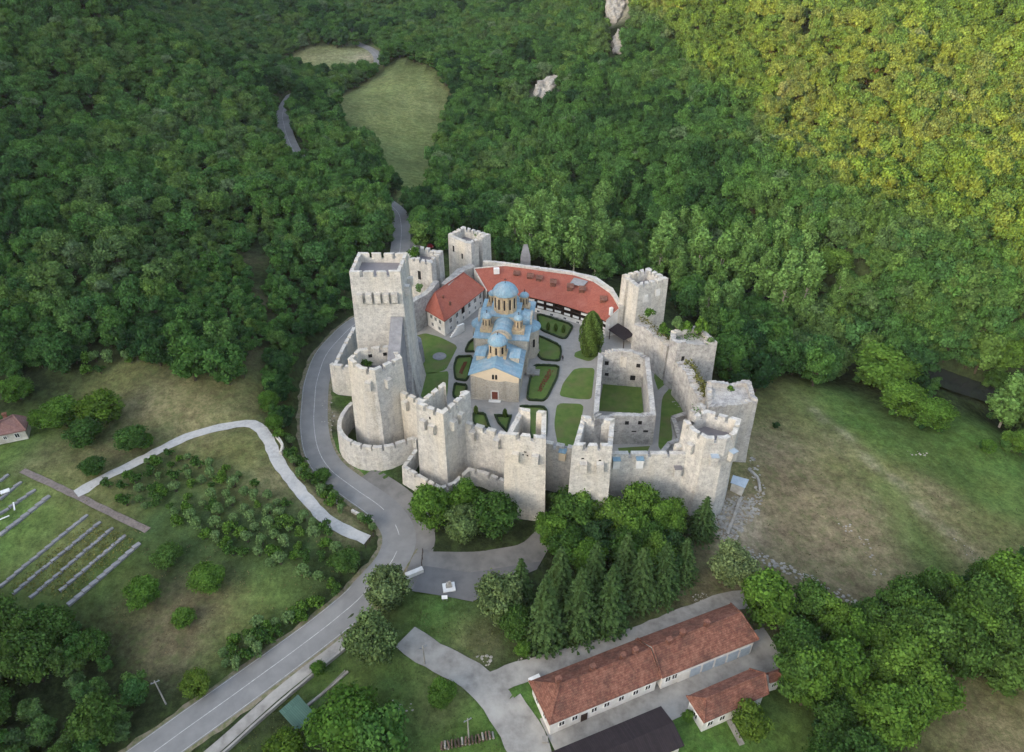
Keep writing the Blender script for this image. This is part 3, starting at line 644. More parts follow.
def corbel(root, outer, i, s, z, w=1.3, d=1.25, h=2.0, m='stone', out=0.0, name='machicolation', top=None):
    x, y, nx_, ny_, rz = on_edge(outer, i, s); mb = MB(); k = d / 2 + out - .1
    mb.box((x + nx_ * k, y + ny_ * k, z), (w, d, h), rz)
    mb.box((x + nx_ * (k - d * .15), y + ny_ * (k - d * .15), z - h / 2 - .18), (w * .9, d * .7, .36), rz)
    o = mb.build(name, m, root)
    if top:
        mb = MB(); mb.box((x + nx_ * k, y + ny_ * k, z + h / 2 + .08), (w + .2, d + .2, .14), rz); mb.build('cap', top, o)
    return o
def opening(root, outer, i, s, z, w=.7, h=1.2, inside=0.0, name='window'):
    x, y, nx_, ny_, rz = on_edge(outer, i, s); mb = MB(); k = .03 - inside
    mb.box((x + nx_ * k, y + ny_ * k, z), (w, .1, h), rz); return mb.build(name, 'dark', root)
def tower(name, label, px, zt, zb, solid=True, th=.85, zfloor=None, gaps=None, ruin=0, low=None, machs=(), wins=(), batter=.45, m='stone', drop=1.15, ps=1.9, cat='tower', fm='wallwalk', wth=1.3, topm=None, mw=1.7):
    outer = PW(px, zt)
    cx = sum(p[0] for p in outer) / len(outer); cy_ = sum(p[1] for p in outer) / len(outer)
    root = thing(name, label, cat, (cx, cy_, zb + 1))
    zp = zt - ps                      # parapet starts here
    if solid:
        mb = MB(); zf = zfloor if zfloor is not None else zp
        n = len(outer); ks = 7; base = offset(outer, batter); rings = []
        # shaft in lifts with slight unevenness, so that its arrises are not ruler-straight
        fine = []; nb = []
        for i in range(n):
            L_ = math.hypot(outer[(i + 1) % n][0] - outer[i][0], outer[(i + 1) % n][1] - outer[i][1]); kk = max(1, int(L_ / 3))
            for s in range(kk): fine.append(lerp(outer[i], outer[(i + 1) % n], s / kk)); nb.append(lerp(base[i], base[(i + 1) % n], s / kk))
        N_ = len(fine)
        for q in range(ks + 1):
            t = q / ks; z = zb + (zp - zb) * t; u = ((zt - z) / (zt - zb)) ** 1.3; a = .09 * math.sin(math.pi * t)
            rings.append([(lerp(f, b, u)[0] + random.uniform(-a, a), lerp(f, b, u)[1] + random.uniform(-a, a), z) for f, b in zip(fine, nb)])
        vs = [v for r in rings for v in r]
        mb.add(vs, [(q * N_ + i, q * N_ + (i + 1) % N_, (q + 1) * N_ + (i + 1) % N_, (q + 1) * N_ + i) for q in range(ks) for i in range(N_)])
        mb.build('shaft', m, root)
        mb = MB(); mb.poly([(x, y, zf + .02 if zf < zp else zf) for x, y in offset(outer, -th * .5)]); mb.build('floor', fm, root)
        if zf < zp:      # sunken fighting deck: inner lining
            q = offset(outer, -th); mb = MB(); mb.add([(x, y, zf) for x, y in q] + [(x, y, zp) for x, y in q], [((i + 1) % n, i, n + i, n + (i + 1) % n) for i in range(n)]); mb.build('lining', m, root)
        wall_mesh(outer, th, zp, crenels(zt, drop, ruin=ruin, gaps=gaps, zgap=None, low=low, mw=mw) if not isinstance(ruin, str) else ragged(zt, .9, gaps=gaps), True).build('parapet', topm or m, root)
    else:
        hf = crenels(zt, drop, ruin=ruin, gaps=gaps, zgap=None, low=low, mw=mw)
        wall_mesh(outer, th, zb, hf, True, batter, zt).build('wall', m, root)
    for a in machs: corbel(root, outer, *a[:3], m=a[3] if len(a) > 3 else m, top=a[4] if len(a) > 4 else None)
    for a in wins: opening(root, outer, *a)
    rebase(root); return root, outer
def mach(*a): return a
# NB outlines run counter-clockwise in plan = front-left, front-right, back-right, back-left
T1, o1 = tower('keep_tower', 'tallest square keep with five stone boxes below its battlements, beside the left road', [(349,272),(400,271.5),(407.5,252.5),(358,252)], 33, -3, th=.75, ps=2.1, batter=.9, drop=1.25, mw=2.2,
               machs=[(0, .155, 27.2), (0, .335, 27.2), (0, .51, 27.2), (0, .68, 27.2), (0, .85, 27.2), (1, .3, 27.4), (1, .7, 27.4)], wins=[(0, .5, 24.6, .35, 1.1), (0, .2, 10.8, .9, .5), (0, .22, 20, .3, 1.4), (0, .58, 18, .35, 1.6), (1, .5, 12, .4, 1.2)])
mb = MB(); c = P(374, 264, 30); mb.box((c[0], c[1], 30.0), (2.4, 1.4, .5), .1, taper=.8); r = mb.build('roof_hatch', 'tin', T1); r.location = -T1.location
# sloping buttresses round the keep
def wedge(mb, a, b, nrm, d, z0, z1):
    ax, ay = a; bx, by = b; nx_, ny_ = nrm
    mb.add([(ax, ay, z0), (bx, by, z0), (bx + nx_ * d, by + ny_ * d, z0), (ax + nx_ * d, ay + ny_ * d, z0), (ax, ay, z1), (bx, by, z1)], [(3,2,1,0), (2,3,4,5), (0,4,3), (1,2,5), (0,1,5,4)])
mb = MB(); wedge(mb, (o1[1][0] + .3, o1[1][1] - .3), (o1[2][0] + .3, o1[2][1] + .5), (1, .05), 1.6, -1, 9); ob = mb.build('buttress', 'ruin', T1); ob.location = -T1.location
mb = MB(); wedge(mb, (o1[1][0] - 2.2, o1[1][1] - .7), (o1[1][0] + .6, o1[1][1] - .7), (0, -1), 5.5, -1, 10); ob = mb.build('buttress', 'ruin', T1); ob.location = -T1.location
mb = MB(); x, y = P(414, 351, 3); mb.lathe((x, y, 0), [(2.6, -1), (2.4, 3.5), (2.1, 6.2), (1.2, 7.0)], 14, 0, False); ob = mb.build('round_buttress', 'slate', T1); ob.location = -T1.location
# sloping stone ramp between the keep and the many-sided tower
T2, o2 = tower('corner_tower', 'many-sided tower in front of the keep, ringed by a low curved wall', [(347.5,358.5),(360,369),(374.5,370.5),(402,357.5),(392.5,344.5),(358,348.5)], 18.2, -4, th=.9, zfloor=14.0, batter=.75, low=None,
               machs=[(2, .38, 14.2), (1, .5, 14.6)], wins=[(4, .25, 16.6, .8, .8, .95), (4, .68, 16.6, .8, .8, .95), (2, .8, 11.5, .5, .9), (1, .3, 10, .3, 1.1)])
mb = MB(); a = P(389, 328, 20); b = P(402, 352, 17.5)
x0, x1 = P(390, 345, 18)[0], P(401, 350, 18)[0]; yA = o2[3][1] + .2; yB = o1[1][1] - .6
mb.add([(x0, yA, 2), (x1, yA, 2), (x1, yB, 2), (x0, yB, 2), (x0, yA, 17.0), (x1, yA, 17.0), (x1, yB, 22.5), (x0, yB, 22.5)], [(3,2,1,0),(4,5,6,7),(0,1,5,4),(1,2,6,5),(2,3,7,6),(3,0,4,7)])
tag(mb.build('stair_ramp', 'slate'), 'steep grey stone ramp joining the keep to the many-sided tower', 'ramp')
T3, o3 = tower('gate_tower', 'square tower left of the church front, set cornerwise to the wall, with small stone boxes', [(416,403.5),(443,414.5),(470,391.5),(443,382)], 16.4, -4, solid=False, th=1.0, batter=.5, gaps={2: (.15, .9)}, machs=[(0, .3, 12.6), (0, .62, 12.2), (1, .27, 12.6), (1, .55, 12.8)], wins=[(0, .5, 14.2, .4, .6)])
T4, o4 = tower('wall_tower', 'middle square tower below the church, a cross of putlog holes in its face', [(505,434),(546,438.5),(546.5,411),(519,407)], 17.6, -4.5, solid=False, th=.9, batter=.35, low={1: 16.9, 3: 16.9}, gaps={2: (.28, .58)},
               machs=[(0, .27, 12.9), (0, .76, 12.9)], wins=[(0, .5, 13.9, .5, .25), (0, .45, 13.2, .3, .3), (0, .56, 13.1, .3, .3), (0, .5, 12.3, .25, .4), (0, .5, 11.2, .25, .3), (0, .53, 10.1, .25, .3), (0, .5, 8.7, .3, .3)])
T5, o5 = tower('wall_tower', 'square tower just below the roofless hall, its back open to the yard', [(572.5,445.5),(612.5,446),(615,418),(581.5,415)], 17, -4.5, solid=False, th=.9, batter=.35, low={1: 16.2, 3: 16.2}, gaps={2: (.33, .62)},
               machs=[(0, .3, 12.4), (0, .72, 12.4)], wins=[(0, .28, 14, .5, .3), (0, .72, 13.6, .5, .3)])
for T, o, zz in ((T4, o4, 9.5), (T5, o5, 9.5), (T3, o3, 9.0)):
    q = offset(o, -.9); mb = MB()
    for a, b in ((0, .36), (.62, 1)):
        if T is T3 and a: continue
        if T is T3: b = .93
        mb.prism([lerp(q[0], q[1], a), lerp(q[0], q[1], b), lerp(q[3], q[2], b), lerp(q[3], q[2], a)], zz - .5, zz)
    ob = mb.build('gallery', 'slate', T); ob.location = -T.location
T6, o6 = tower('corner_tower', 'many-sided corner tower at the lower right, with two capped stone boxes', [(683.5,420),(692,430),(706,438.5),(727,438.5),(737,433.5),(741.5,419),(707,409.5),(693,414)], 15.6, -5, th=.9, ps=1.7, zfloor=12.2, batter=.45, gaps={7: (.0, .9)},
               machs=[(2, .55, 10.8, 'stone', 'tin'), (3, .75, 11.0, 'stone', 'tin'), (1, .2, 12.0), (0, .2, 9, 'stone')], wins=[(1, .4, 10.5, .4, .7), (5, .25, 14.1, .6, .7)])
x, y = P(716, 425, 12.2); mb = MB(); mb.box((x + .6, y + .4, 12.7), (1.2, 1.2, .9), .5); ob = mb.build('hatch', 'dark', T6); ob.location = -T6.location
T7, o7 = tower('ruined_tower', 'broad ruined square tower at the far right, its top crumbled into a grey hollow', [(709,405),(758,400),(750,378.5),(707,381.5)], 11.6, -7, th=1.0, ps=1.3, batter=.6, m='ruin', ruin='r', fm='ruin')
T8, o8 = tower('ruined_tower', 'ruined tower with small green trees sprouting on its top', [(671,338),(678,343.5),(718,340),(702,324.5),(671,330)], 12.9, -6, th=1.2, ps=1.6, batter=.4, m='ruin', ruin='r', fm='ruin', wins=[(1, .18, 8.6, .7, 1.3)])
T9, o9 = tower('battlement_tower', 'tall tower right of the red-roofed residence, two blocked windows in its right face', [(622,274.5),(639,285.5),(668.5,278),(649,267.5)], 17, -3, solid=False, th=1.3, batter=.25, low={0: 16.6}, gaps={0: (.34, .46)}, mw=1.3, drop=.9,
               wins=[(1, .5, 9.6, .5, .5)])
for s, z in ((.27, 12.8), (.68, 13.6)):
    x, y, nx_, ny_, rz = on_edge(o9, 1, s); mb = MB(); mb.box((x - nx_ * .02, y - ny_ * .02, z), (1.5, .3, 2.0), rz); ob = mb.build('blocked_window', 'plaster', T9); ob.location = -T9.location
    ob2 = opening(T9, o9, 1, s + .07, z, .35, 1.9); ob2.location = -T9.location
q = offset(o9, -1.3); mb = MB(); mb.prism(q, 14.0, 14.4); ob = mb.build('floor', 'wallwalk', T9); ob.location = -T9.location
T10, o10 = tower('battlement_tower', 'squat pale tower behind the red roofs at the head of the yard', [(448,234),(471,243),(490.5,234),(463,226)], 15, -4, solid=False, th=1.3, batter=.25, low={0: 14.6}, gaps={1: (.38, .56)}, mw=1.2, drop=.85)
for s, z, w in ((.22, 11, 1.2), (.6, 9.6, 1.2), (.35, 6.5, .4)):
    ob = opening(T10, o10, 0, s, z, w * .55, 1.9 if w > 1 else .5); ob.location = -T10.location
q = offset(o10, -1.3); mb = MB(); mb.prism(q, 12.0, 12.4); ob = mb.build('floor', 'wallwalk', T10); ob.location = -T10.location
T11, o11 = tower('battlement_tower', 'ruined tower directly behind the keep, a green bush growing on it', [(403,255.5),(431,262.5),(443,250.5),(414,245)], 15, -4, solid=False, th=1.3, batter=.25, ruin=.25, gaps={1: (.38, .62)}, mw=1.3, drop=1.0)
ob = opening(T11, o11, 0, .55, 10.2, 1.0, 2.6); ob.location = -T11.location
q = offset(o11, -1.3); mb = MB(); mb.prism(q, 12.4, 12.8); ob = mb.build('floor', 'wallwalk', T11); ob.location = -T11.location
mb = MB()
px = PW([(520.5,258),(530.5,258),(529.5,254),(522,254)], 6); r0 = len(px)
tip = [(px[0][0] * .3 + px[1][0] * .7 + o_, px[0][1] + .6, 10.2) for o_ in (-1.2, 0, .1, -.9)]
mb.prism(ccw(px), -5, 6.5); mb.add([(a, b, 6.5) for a, b in ccw(px)] + tip, [(0,1,5,4),(1,2,6,5),(2,3,7,6),(3,0,4,7),(4,5,6,7)])
tag(mb.build('ruined_pillar', 'slate'), 'pointed grey stub of wall standing alone behind the long red roof', 'ruin')
# ---- curtain walls.  first the crenellated lower ones
def cwall(name, label, px, zt, zb, th=1.2, hf=None, m='stone', machs=(), wins=(), cat='wall', batter=.3, walk=None):
    o = PW(px, zt) if not isinstance(zt, (list, tuple)) else [P(a, b, z) for (a, b), z in zip(px, zt)]
    z = zt if not isinstance(zt, (list, tuple)) else max(zt)
    root = thing(name, label, cat, (o[0][0], o[0][1], zb + 1))
    wall_mesh(o, th, zb, hf or crenels(z), False, batter, z).build('wall', m, root)
    if walk:
        i1 = offset(o, -th, False); i2 = offset(o, -th - walk[0], False); mb = MB(); n = len(o)
        for i in range(n - 1): mb.prism([i1[i], i1[i + 1], i2[i + 1], i2[i]], zb, walk[1])
        mb.build('wall_walk', walk[2] if len(walk) > 2 else m, root)
    for a in machs: corbel(root, o, *a[:3], m=a[3] if len(a) > 3 else m, top=a[4] if len(a) > 4 else None)
    for a in wins: opening(root, o, *a)
    rebase(root); return root, o
cwall('curtain_wall', 'curtain wall between the many-sided tower and the gate tower', [(400,392.5),(421,402)], 10.4, -4, 1.0, machs=[(0, .3, 8.2)], walk=(1.4, 8.3, 'slate'))
cwall('curtain_wall', 'curtain wall right below the church door, with two stone boxes', [(463,422.5),(506.5,435.5)], 10.0, -4.5, 1.0, machs=[(0, .25, 8.0), (0, .8, 7.8)], walk=(1.5, 8.1, 'slate'))
cwall('curtain_wall', 'short curtain wall between the two square towers, with a plastered box under a blue cap', [(545,443),(575,449)], 9.6, -4.5, 1.0, machs=[(0, .62, 7.9, 'plaster_cream', 'roof_blue')], walk=(1.5, 7.8, 'slate'))
cwall('curtain_wall', 'curtain wall running to the lower right corner tower', [(612,454.5),(687,454)], 9.6, -4.5, 1.0, hf=crenels(9.6, .9, 3.0, .5), machs=[(0, .06, 7.9, 'plaster', 'roof_blue'), (0, .37, 8.0, 'white', 'roof_blue'), (0, .9, 5.6, 'stone', 'wallwalk')], wins=[(0, .38, 5.2, .5, .5), (0, .66, 5.0, .3, .3)], walk=(1.5, 7.8, 'slate'))
# the low outer wall round the many-sided tower
rp = [(350.5,401),(345,406.5),(340.5,413),(337.5,420),(337,427.5),(340,434),(346,440),(355.5,445),(366,447.3),(377,448),(389,446.8),(401,443),(412,439.5),(416,440)]
cwall('outer_wall', 'low curved crenellated wall circling the foot of the many-sided tower', rp, 2.2, -6, .9, hf=lambda i, L_: crenels(2.2, .9, 1.6, .6)(i, L_) if i > 5 else [(0, 1, 2.2 - .2)], batter=.4)
cwall('outer_wall', 'low angular outer wall at the foot of the gate tower, beside the road bend', [(414.5,449),(402,466.5),(421,478.5),(440,489),(455,484),(469.5,470.5),(482,473),(505,482)], 1.0, -6, .8, hf=crenels(1.0, .9, 1.6, .6), batter=.3)
cwall('outer_wall', 'long low outer wall beside the road left of the keep', [(352.5,327),(341,348),(333.3,364)], 1.6, -5, .9, hf=crenels(1.6, .5, 2.2, .6), batter=.3)
cwall('outer_wall', 'short crenellated cross wall left of the many-sided tower', [(329.5,364),(333,365.5),(352,367.5)], 3.4, -5, 1.0, hf=crenels(3.4, .9, 1.6, .6), batter=.5)
# ruined right-hand curtain
cwall('ruined_wall', 'high ruined wall linking the two overgrown towers on the right', [(708,400),(703,388),(694,373),(684,360)], [8.6, 9.2, 9.0, 9.4], -4, 2.0, hf=ragged(9.3, .9), m='ruin', batter=.3)
cwall('ruined_wall', 'high ruined wall running down from the tall right-hand tower', [(674,346),(664,337),(652,326.5),(640,317)], [9.4, 9.6, 9.8, 10.5], -4, 2.0, hf=ragged(10.0, .7), m='ruin', batter=.3)
cwall('ruined_wall', 'ruined stub of wall between the corner tower and the overgrown wall', [(711,408),(699,402),(690,411)], [10, 10, 9], -4, 1.6, hf=ragged(10.5, 1.2), m='ruin', batter=.2)
# back of the fortress
cwall('curtain_wall', 'wall with a grey sloping top between the keep and the ruined tower behind it', [(434,283),(427,291),(408,301)], [8.5, 8.8, 9.5], -2, 1.5, hf=ragged(9.4, .3), m='ruin', batter=.1)
cwall('curtain_wall', 'wall behind the white-walled wing, grey walk on its top', [(470,263),(458,268),(441,283)], [8.6, 8.6, 8.6], -3, 2.4, hf=ragged(8.6, .2), m='ruin', batter=.1)
cwall('curtain_wall', 'long curved wall rimming the back of the red-roofed residence', [(624,306),(613,288),(597,277),(573,271),(540,266.5),(510,262.5),(484,259.5)], 9.0, -6, 1.1, hf=ragged(9.0, .15), m='stone', batter=.2)
# roofless hall
o = ccw([P(593.5,414,8), P(656,415,8), P(649.5,356,8.4), P(598.5,352,8.4)])
n_ = len(o); th_ = 1.1
root = thing('roofless_hall', 'roofless rectangular stone hall with an arched gable, grass inside', 'ruin', (o[0][0], o[0][1], 0))
names = [('front', lambda t: 7.6 - .9 * math.sin(min(1, t * 3.2) * math.pi) * (t < .31) + .2), ('right', lambda t: 8.0 + .2 * t), ('back', lambda t: 7.6 + 2.6 * math.sin(math.pi * (1 - t)) ** .7), ('left', lambda t: 8.4 - .3 * t)]
wall_mesh(o, th_, -1, lambda i, L_: ragged([q[1] for q in names], .35 if i in (0, 2) else .12, .7)(i, L_), True, .15, 8.4).build('wall', 'ruin', root)
for s, z in ((.55, 5.8), (.76, 5.9), (.68, 3.4), (.87, 3.6), (.35, 3.2)): opening(root, o, 0, s, z, .8 if z > 4 else 1.0, .9 if z > 4 else .6)
for s, z, w, h in ((.82, 6.2, .9, 1.0), (.2, 6.2, .9, 1.0), (.8, 3.0, .9, .8), (.28, 2.6, 1.2, 1.3)): opening(root, o, 2, s, z, w, h, inside=th_ + .06)
x, y, nx_, ny_, rz = on_edge(o, 2, .5); mb = MB(); mb.box((x - nx_ * (th_ + .08), y - ny_ * (th_ + .08), 6.9), (1.5, .2, 2.9), rz); mb.build('niche', 'stone', root)
rebase(root)
for lab, px in (('low ruined foundation wall beside the right-hand path', [(685,411.5),(671,416.5),(678,438)]), ('low curved foundation wall beside the lower right corner tower', [(664,452.5),(671,444),(680,441)])):
    o = PW(px, 1.2); a = wall_mesh(o, 1.0, -.5, ragged(1.2, .3), False).build('foundation_wall', 'ruin'); tag(a, lab, 'ruin')
# grass and rubble on the ruined tops are added with the plants
# ------------------------------------------------------------------ houses
def V3(px, py, z): x, y = P(px, py, z); return (x, y, z)
def gable(root, name, E0, E1, R0, R1, B0, B1, m, th=.2, ends=True):
    """one roof part: E front eave (left,right), R ridge, B back eave"""
    mb = MB(); mb.slab([E0, E1, R1, R0], th); mb.slab([B1, B0, R0, R1], th)
    if ends:
        for a, b, c in ((B0, E0, R0), (E1, B1, R1)):
            n = np.cross(np.array(b) - np.array(a), np.array(c) - np.array(a))
            if abs(n[2]) > .3 and abs(n[2]) > .25 * np.linalg.norm(n): mb.slab([a, b, c], th)
            else: mb.poly([a, b, c], 1)
    return mb.build(name, [m, 'plaster'], root)
def ridge_caps(root, segs, m, r=.16):
    mb = MB()
    for a, b in segs: mb.tube((a[0], a[1], a[2] + .05), (b[0], b[1], b[2] + .05), r, n=6)
    return mb.build('ridge_tiles', m, root)
def facade_window(root, a, b, s, z, w, h, frame='white', sill=True):
    """frame standing proud of the wall a-b (outside on the right of a->b), dark pane inside"""
    x, y = lerp(a, b, s); L_ = math.hypot(b[0] - a[0], b[1] - a[1]); nx_, ny_ = (b[1] - a[1]) / L_, -(b[0] - a[0]) / L_; rz = math.atan2(b[1] - a[1], b[0] - a[0]); ux, uy = (b[0] - a[0]) / L_, (b[1] - a[1]) / L_
    mb = MB(); mb.box((x + nx_ * .02, y + ny_ * .02, z), (w, .08, h), rz); o = mb.build('window', 'glass', root)
    mb = MB(); f = .09
    for dx, dz, sx, sz in ((0, h / 2 + f / 2, w + 2 * f, f), (0, -h / 2 - f / 2, w + 2 * f + .1, f), (-w / 2 - f / 2, 0, f, h), (w / 2 + f / 2, 0, f, h), (0, 0, f * .6, h)):
        mb.box((x + ux * dx + nx_ * .06, y + uy * dx + ny_ * .06, z + dz), (sx, .1, sz), rz)
    mb.build('frame', frame, o); return o
def add3(a, b, k=1): return tuple(a[i] + b[i] * k for i in range(3))
def inset(a, b, d): # move plan point a toward b
    L_ = math.hypot(b[0] - a[0], b[1] - a[1]); return (a[0] + (b[0] - a[0]) * d / L_, a[1] + (b[1] - a[1]) * d / L_)
def house(name, label, E0, E1, R0, R1, zb, roofm, wallm='plaster', over=.45, wins=(), chim=(), B0=None, B1=None, cat='house', caps=True, capm=None, doors=()):
    """E0,E1 front eave corners (left, right seen from outside), R ridge ends; the back eave mirrors the front one across the ridge"""
    root = thing(name, label, cat, (E0[0], E0[1], zb + 1))
    mid = lambda r, e: (2 * r[0] - e[0], 2 * r[1] - e[1], e[2])
    u = np.array(E1[:2]) - np.array(E0[:2]); u = u / np.linalg.norm(u); w = np.array((-u[1], u[0]))
    half = float(np.dot(np.array(R0[:2]) - np.array(E0[:2]), w))
    B0 = B0 or (E0[0] + w[0] * 2 * half, E0[1] + w[1] * 2 * half, E0[2]); B1 = B1 or (E1[0] + w[0] * 2 * half, E1[1] + w[1] * 2 * half, E1[2])
    gable(root, 'roof', E0, E1, R0, R1, B0, B1, roofm)
    if caps: ridge_caps(root, [(R0, R1), (E0, R0), (B0, R0), (E1, R1), (B1, R1)], capm or roofm)
    q = ccw([E0[:2], E1[:2], B1[:2], B0[:2]]); wp = offset(q, -over); ze = E0[2] - .12
    mb = MB(); mb.prism(wp, zb, ze); mb.build('wall', wallm, root)
    for i, s, z, ww, hh in wins: facade_window(root, wp[i], wp[(i + 1) % 4], s, z, ww, hh)
    for i, s, ww, hh, zz, mt in doors:
        x, y, nx_, ny_, rz = on_edge(wp, i, s); mb = MB(); mb.box((x + nx_ * .04, y + ny_ * .04, zz + hh / 2), (ww, .12, hh), rz); mb.build('door', mt, root)
    for px_, py_, zc, hh in chim:
        x, y = P(px_, py_, zc); mb = MB(); mb.box((x, y, zc), (.75, .6, hh), math.atan2(u[1], u[0])); mb.box((x, y, zc + hh / 2 + .06), (.95, .8, .14), math.atan2(u[1], u[0])); mb.build('chimney', 'roof_old', root)
    rebase(root); return root, wp
# lower long house (two joined roofs)
ch = lambda l: [(px_, py_, z, 1.5) for px_, py_, z in l]
z0 = -7.6
E0, E1, R0_, R1_ = V3(549.5,725,-3.2), V3(661,678.5,-3.2), V3(560,684,-.4), V3(650.5,649,-.4)
house('long_house', 'near half of the long red-brown roofed house at the bottom, four chimneys on its ridge', E0, E1, R0_, R1_, z0, 'roof_old',
      wins=[(0, s, -5.0, .9, 1.1) for s in (.1, .22, .4, .52, .66, .8, .92)] + [(3, s, -5.0, .9, 1.1) for s in (.3, .7)], doors=[(0, .31, 1.1, 2.1, -7.2, 'wood')],
      chim=ch([(558.5,681,-.3),(592.5,669,-.3),(623,657.5,-.3),(635,652,-.3)]))
E2, E3, R2_, R3_ = V3(662.5,678.3,-2.9), V3(759,639.5,-2.9), V3(652.5,646.5,0.1), V3(741,613,0.1)
house('long_house', 'far half of the long red-brown roofed house, garage doors along its front', E2, E3, R2_, R3_, z0, 'roof_old', B1=V3(735.5,606.5,-2.9) if 0 else None,
      wins=[(0, s, -4.6, .9, 1.2) for s in (.06, .13)], doors=[(0, s, 2.0, 2.6, -7.2, 'tin') for s in (.36, .5, .64, .78, .92)] + [(0, .24, 2.2, 2.6, -7.2, 'plaster')],
      chim=ch([(669,642,-.0),(682.5,634,.4),(706.5,624.5,.4)]))
# dark roofed hall at the frame's foot
a, b, c_, d_2 = V3(553,751,-4.0), V3(661,706,-4.0), V3(682,741,-4.0), None
u = np.array(b) - np.array(a); w = np.array(c_) - np.array(b); k = 1.12
A2 = tuple(np.array(a) - u * .06); B2 = b; C2 = tuple(np.array(b) + w * k); D2 = tuple(np.array(A2) + w * k)
rA = tuple((np.array(A2) + np.array(D2)) / 2 + np.array((0, 0, .9))); rB = tuple((np.array(B2) + np.array(C2)) / 2 + np.array((0, 0, .9)))
house('hall', 'long low hall with a dark brown sheet roof, cut by the bottom edge', D2, C2, rA, rB, -8.8, 'roof_dark', wallm='dirty_plaster', B0=A2, B1=B2, cat='hall', caps=False, wins=[(0, s, -6.2, 1.2, .9) for s in (.2, .4, .6, .8)] + [(1, .5, -6, 1.2, 1)])
# small red house and its annex
E0, E1, R0_, R1_ = V3(704,723,-4.0), V3(768.5,694,-4.0), V3(706,698.5,-2.1), V3(765,673.5,-2.1)
house('small_house', 'small house with a red-brown hipped roof beside the round yellow-green tree', E0, E1, R0_, R1_, -8.4, 'roof_old', wins=[(0, .12, -6.0, .9, 1.1), (0, .32, -6.0, .9, 1.1), (0, .7, -6, .9, 1.1), (3, .5, -6, .8, 1.1)], doors=[(0, .88, 1.0, 2.0, -8.2, 'tin')])
E0, E1, R0_, R1_ = V3(770,683,-4.3), V3(785.5,678,-4.3), V3(769,674,-3.2), V3(777.5,672,-3.2)
house('lean_house', 'tiny annex with its own red roof at the right end of the small house', E0, E1, R0_, R1_, -8.4, 'roof_old', wins=[(0, .5, -6.2, .7, .8)])
# cottage at the left frame edge
E0, E1, R0_, R1_ = V3(-9,437,.7), V3(26,430,.7), V3(0,421,2.8), V3(13,415,2.8)
house('cottage', 'little cottage with a faded pink roof at the left edge', E0, E1, R0_, R1_, -2, 'roof_pink', wins=[(0, .3, -.5, .6, .7), (0, .7, -.5, .8, 1.0)], cat='cottage', wallm='dirty_plaster', chim=[(5,416,3.2,1.2)])
# open shelter with a green roof
r = thing('shelter', 'open shelter with a plain green sheet roof beside the footpath', 'shelter', (*P(297,714,-7), -9))
q = ccw([P(279,711,-6), P(298,694,-6.0), P(315,714,-6.4), P(297,731,-6.4)]); ctr = np.mean(np.array(q), 0)
mb = MB(); mb.slab([V3(279,711,-6), V3(298,694.5,-6), V3(315,713.5,-6.5), V3(297,731,-6.5)], .12); mb.build('roof', 'roof_green', r)
for c0 in offset(q, -.5): mb = MB(); mb.tube((c0[0], c0[1], H(*c0) - .2), (c0[0], c0[1], -6.35), .08); mb.build('post', 'wood', r)
rebase(r)
# ---- monastery residence: white-walled wing on the left
A, B, Cc = V3(424.5,309.5,5.0), V3(444.5,321.5,5.0), V3(485,289,5.0); R1_, R2_ = V3(435,292.5,8.6), V3(463.5,272.8,8.6)
u = np.array(Cc) - np.array(B); D = tuple(np.array(A) + u)
house('residence_wing', 'white residence wing with a red tiled roof between the keep and the church', B, Cc, R1_, R2_, -.6, 'roof_red', B0=A, B1=D, over=.5, cat='monastery wing',
      wins=[(0, s, 1.2, .7, .9) for s in (.14, .3, .46, .62, .78, .92)] + [(0, s, 3.5, 1.1, 1.3) for s in (.14, .3, .62, .78, .92)] + [(3, s, 3.6, .9, 1.1) for s in (.25, .5, .75)] + [(3, s, 1.4, .9, 1.0) for s in (.3, .7)],
      doors=[(0, .46, 1.4, 2.2, 2.6, 'dark')])
wing = [o for o in bpy.data.objects if o.name.startswith('residence_wing')][0]
mb = MB(); x, y = P(454, 334, 0)
for k in range(6): mb.box((x + k * .35, y + k * .45 - 1.2, .15 + k * .2), (2.2, .55, .3 + k * .4), .7)
ob = mb.build('steps', 'white', wing); ob.location = -wing.location
for px_, py_ in ((458.5,277),(447,286),(443,298),(450,304)):
    x, y = P(px_, py_, 7.4); mb = MB(); mb.box((x, y, 7.6), (.5, .5, 1.1), .6); ob = mb.build('chimney', 'roof_old', wing); ob.location = -wing.location
# long curved residence: eave and rim polylines
eav = [(461,288,4.8),(488,291.5,4.8),(530,297,4.8),(584,311.5,4.8),(603,322,4.8)]; rim = [(474,269,8.2),(494,267.5,8.4),(540,270,8.4),(573,275.5,8.4),(597,285,8.4)]
eav = [V3(*a) for a in [(487,291,4.8),(510,293.5,4.8),(531,297,4.8),(558,303.5,4.8),(584,311.5,4.8),(596,316,4.8),(606,321,4.8)]]
rim = [V3(*a) for a in [(474,268.5,8.4),(505,265.5,8.4),(540,269.5,8.4),(572,274,8.4),(594,281.5,8.4),(610,292.5,8.4),(621,307,8.4)]]
root = thing('residence', 'long curved residence with dark wooden galleries under a big red roof', 'monastery residence', (eav[3][0], eav[3][1], 0))
mb = MB()
for i in range(len(eav) - 1): mb.slab([eav[i], eav[i + 1], rim[i + 1], rim[i]], .2)
rf = mb.build('roof', 'roof_red', root)
mb = MB()
for i in range(len(rim) - 1): mb.tube(rim[i], rim[i + 1], .22, n=6)
mb.tube(rim[0], eav[0], .16, n=6); mb.tube(rim[-1], eav[-1], .16, n=6); mb.build('ridge_tiles', 'stone', root)
el = [(p[0], p[1]) for p in eav]; rl = [(p[0], p[1]) for p in rim]
front = offset(el, -.7, False); back = offset(el, -2.6, False)
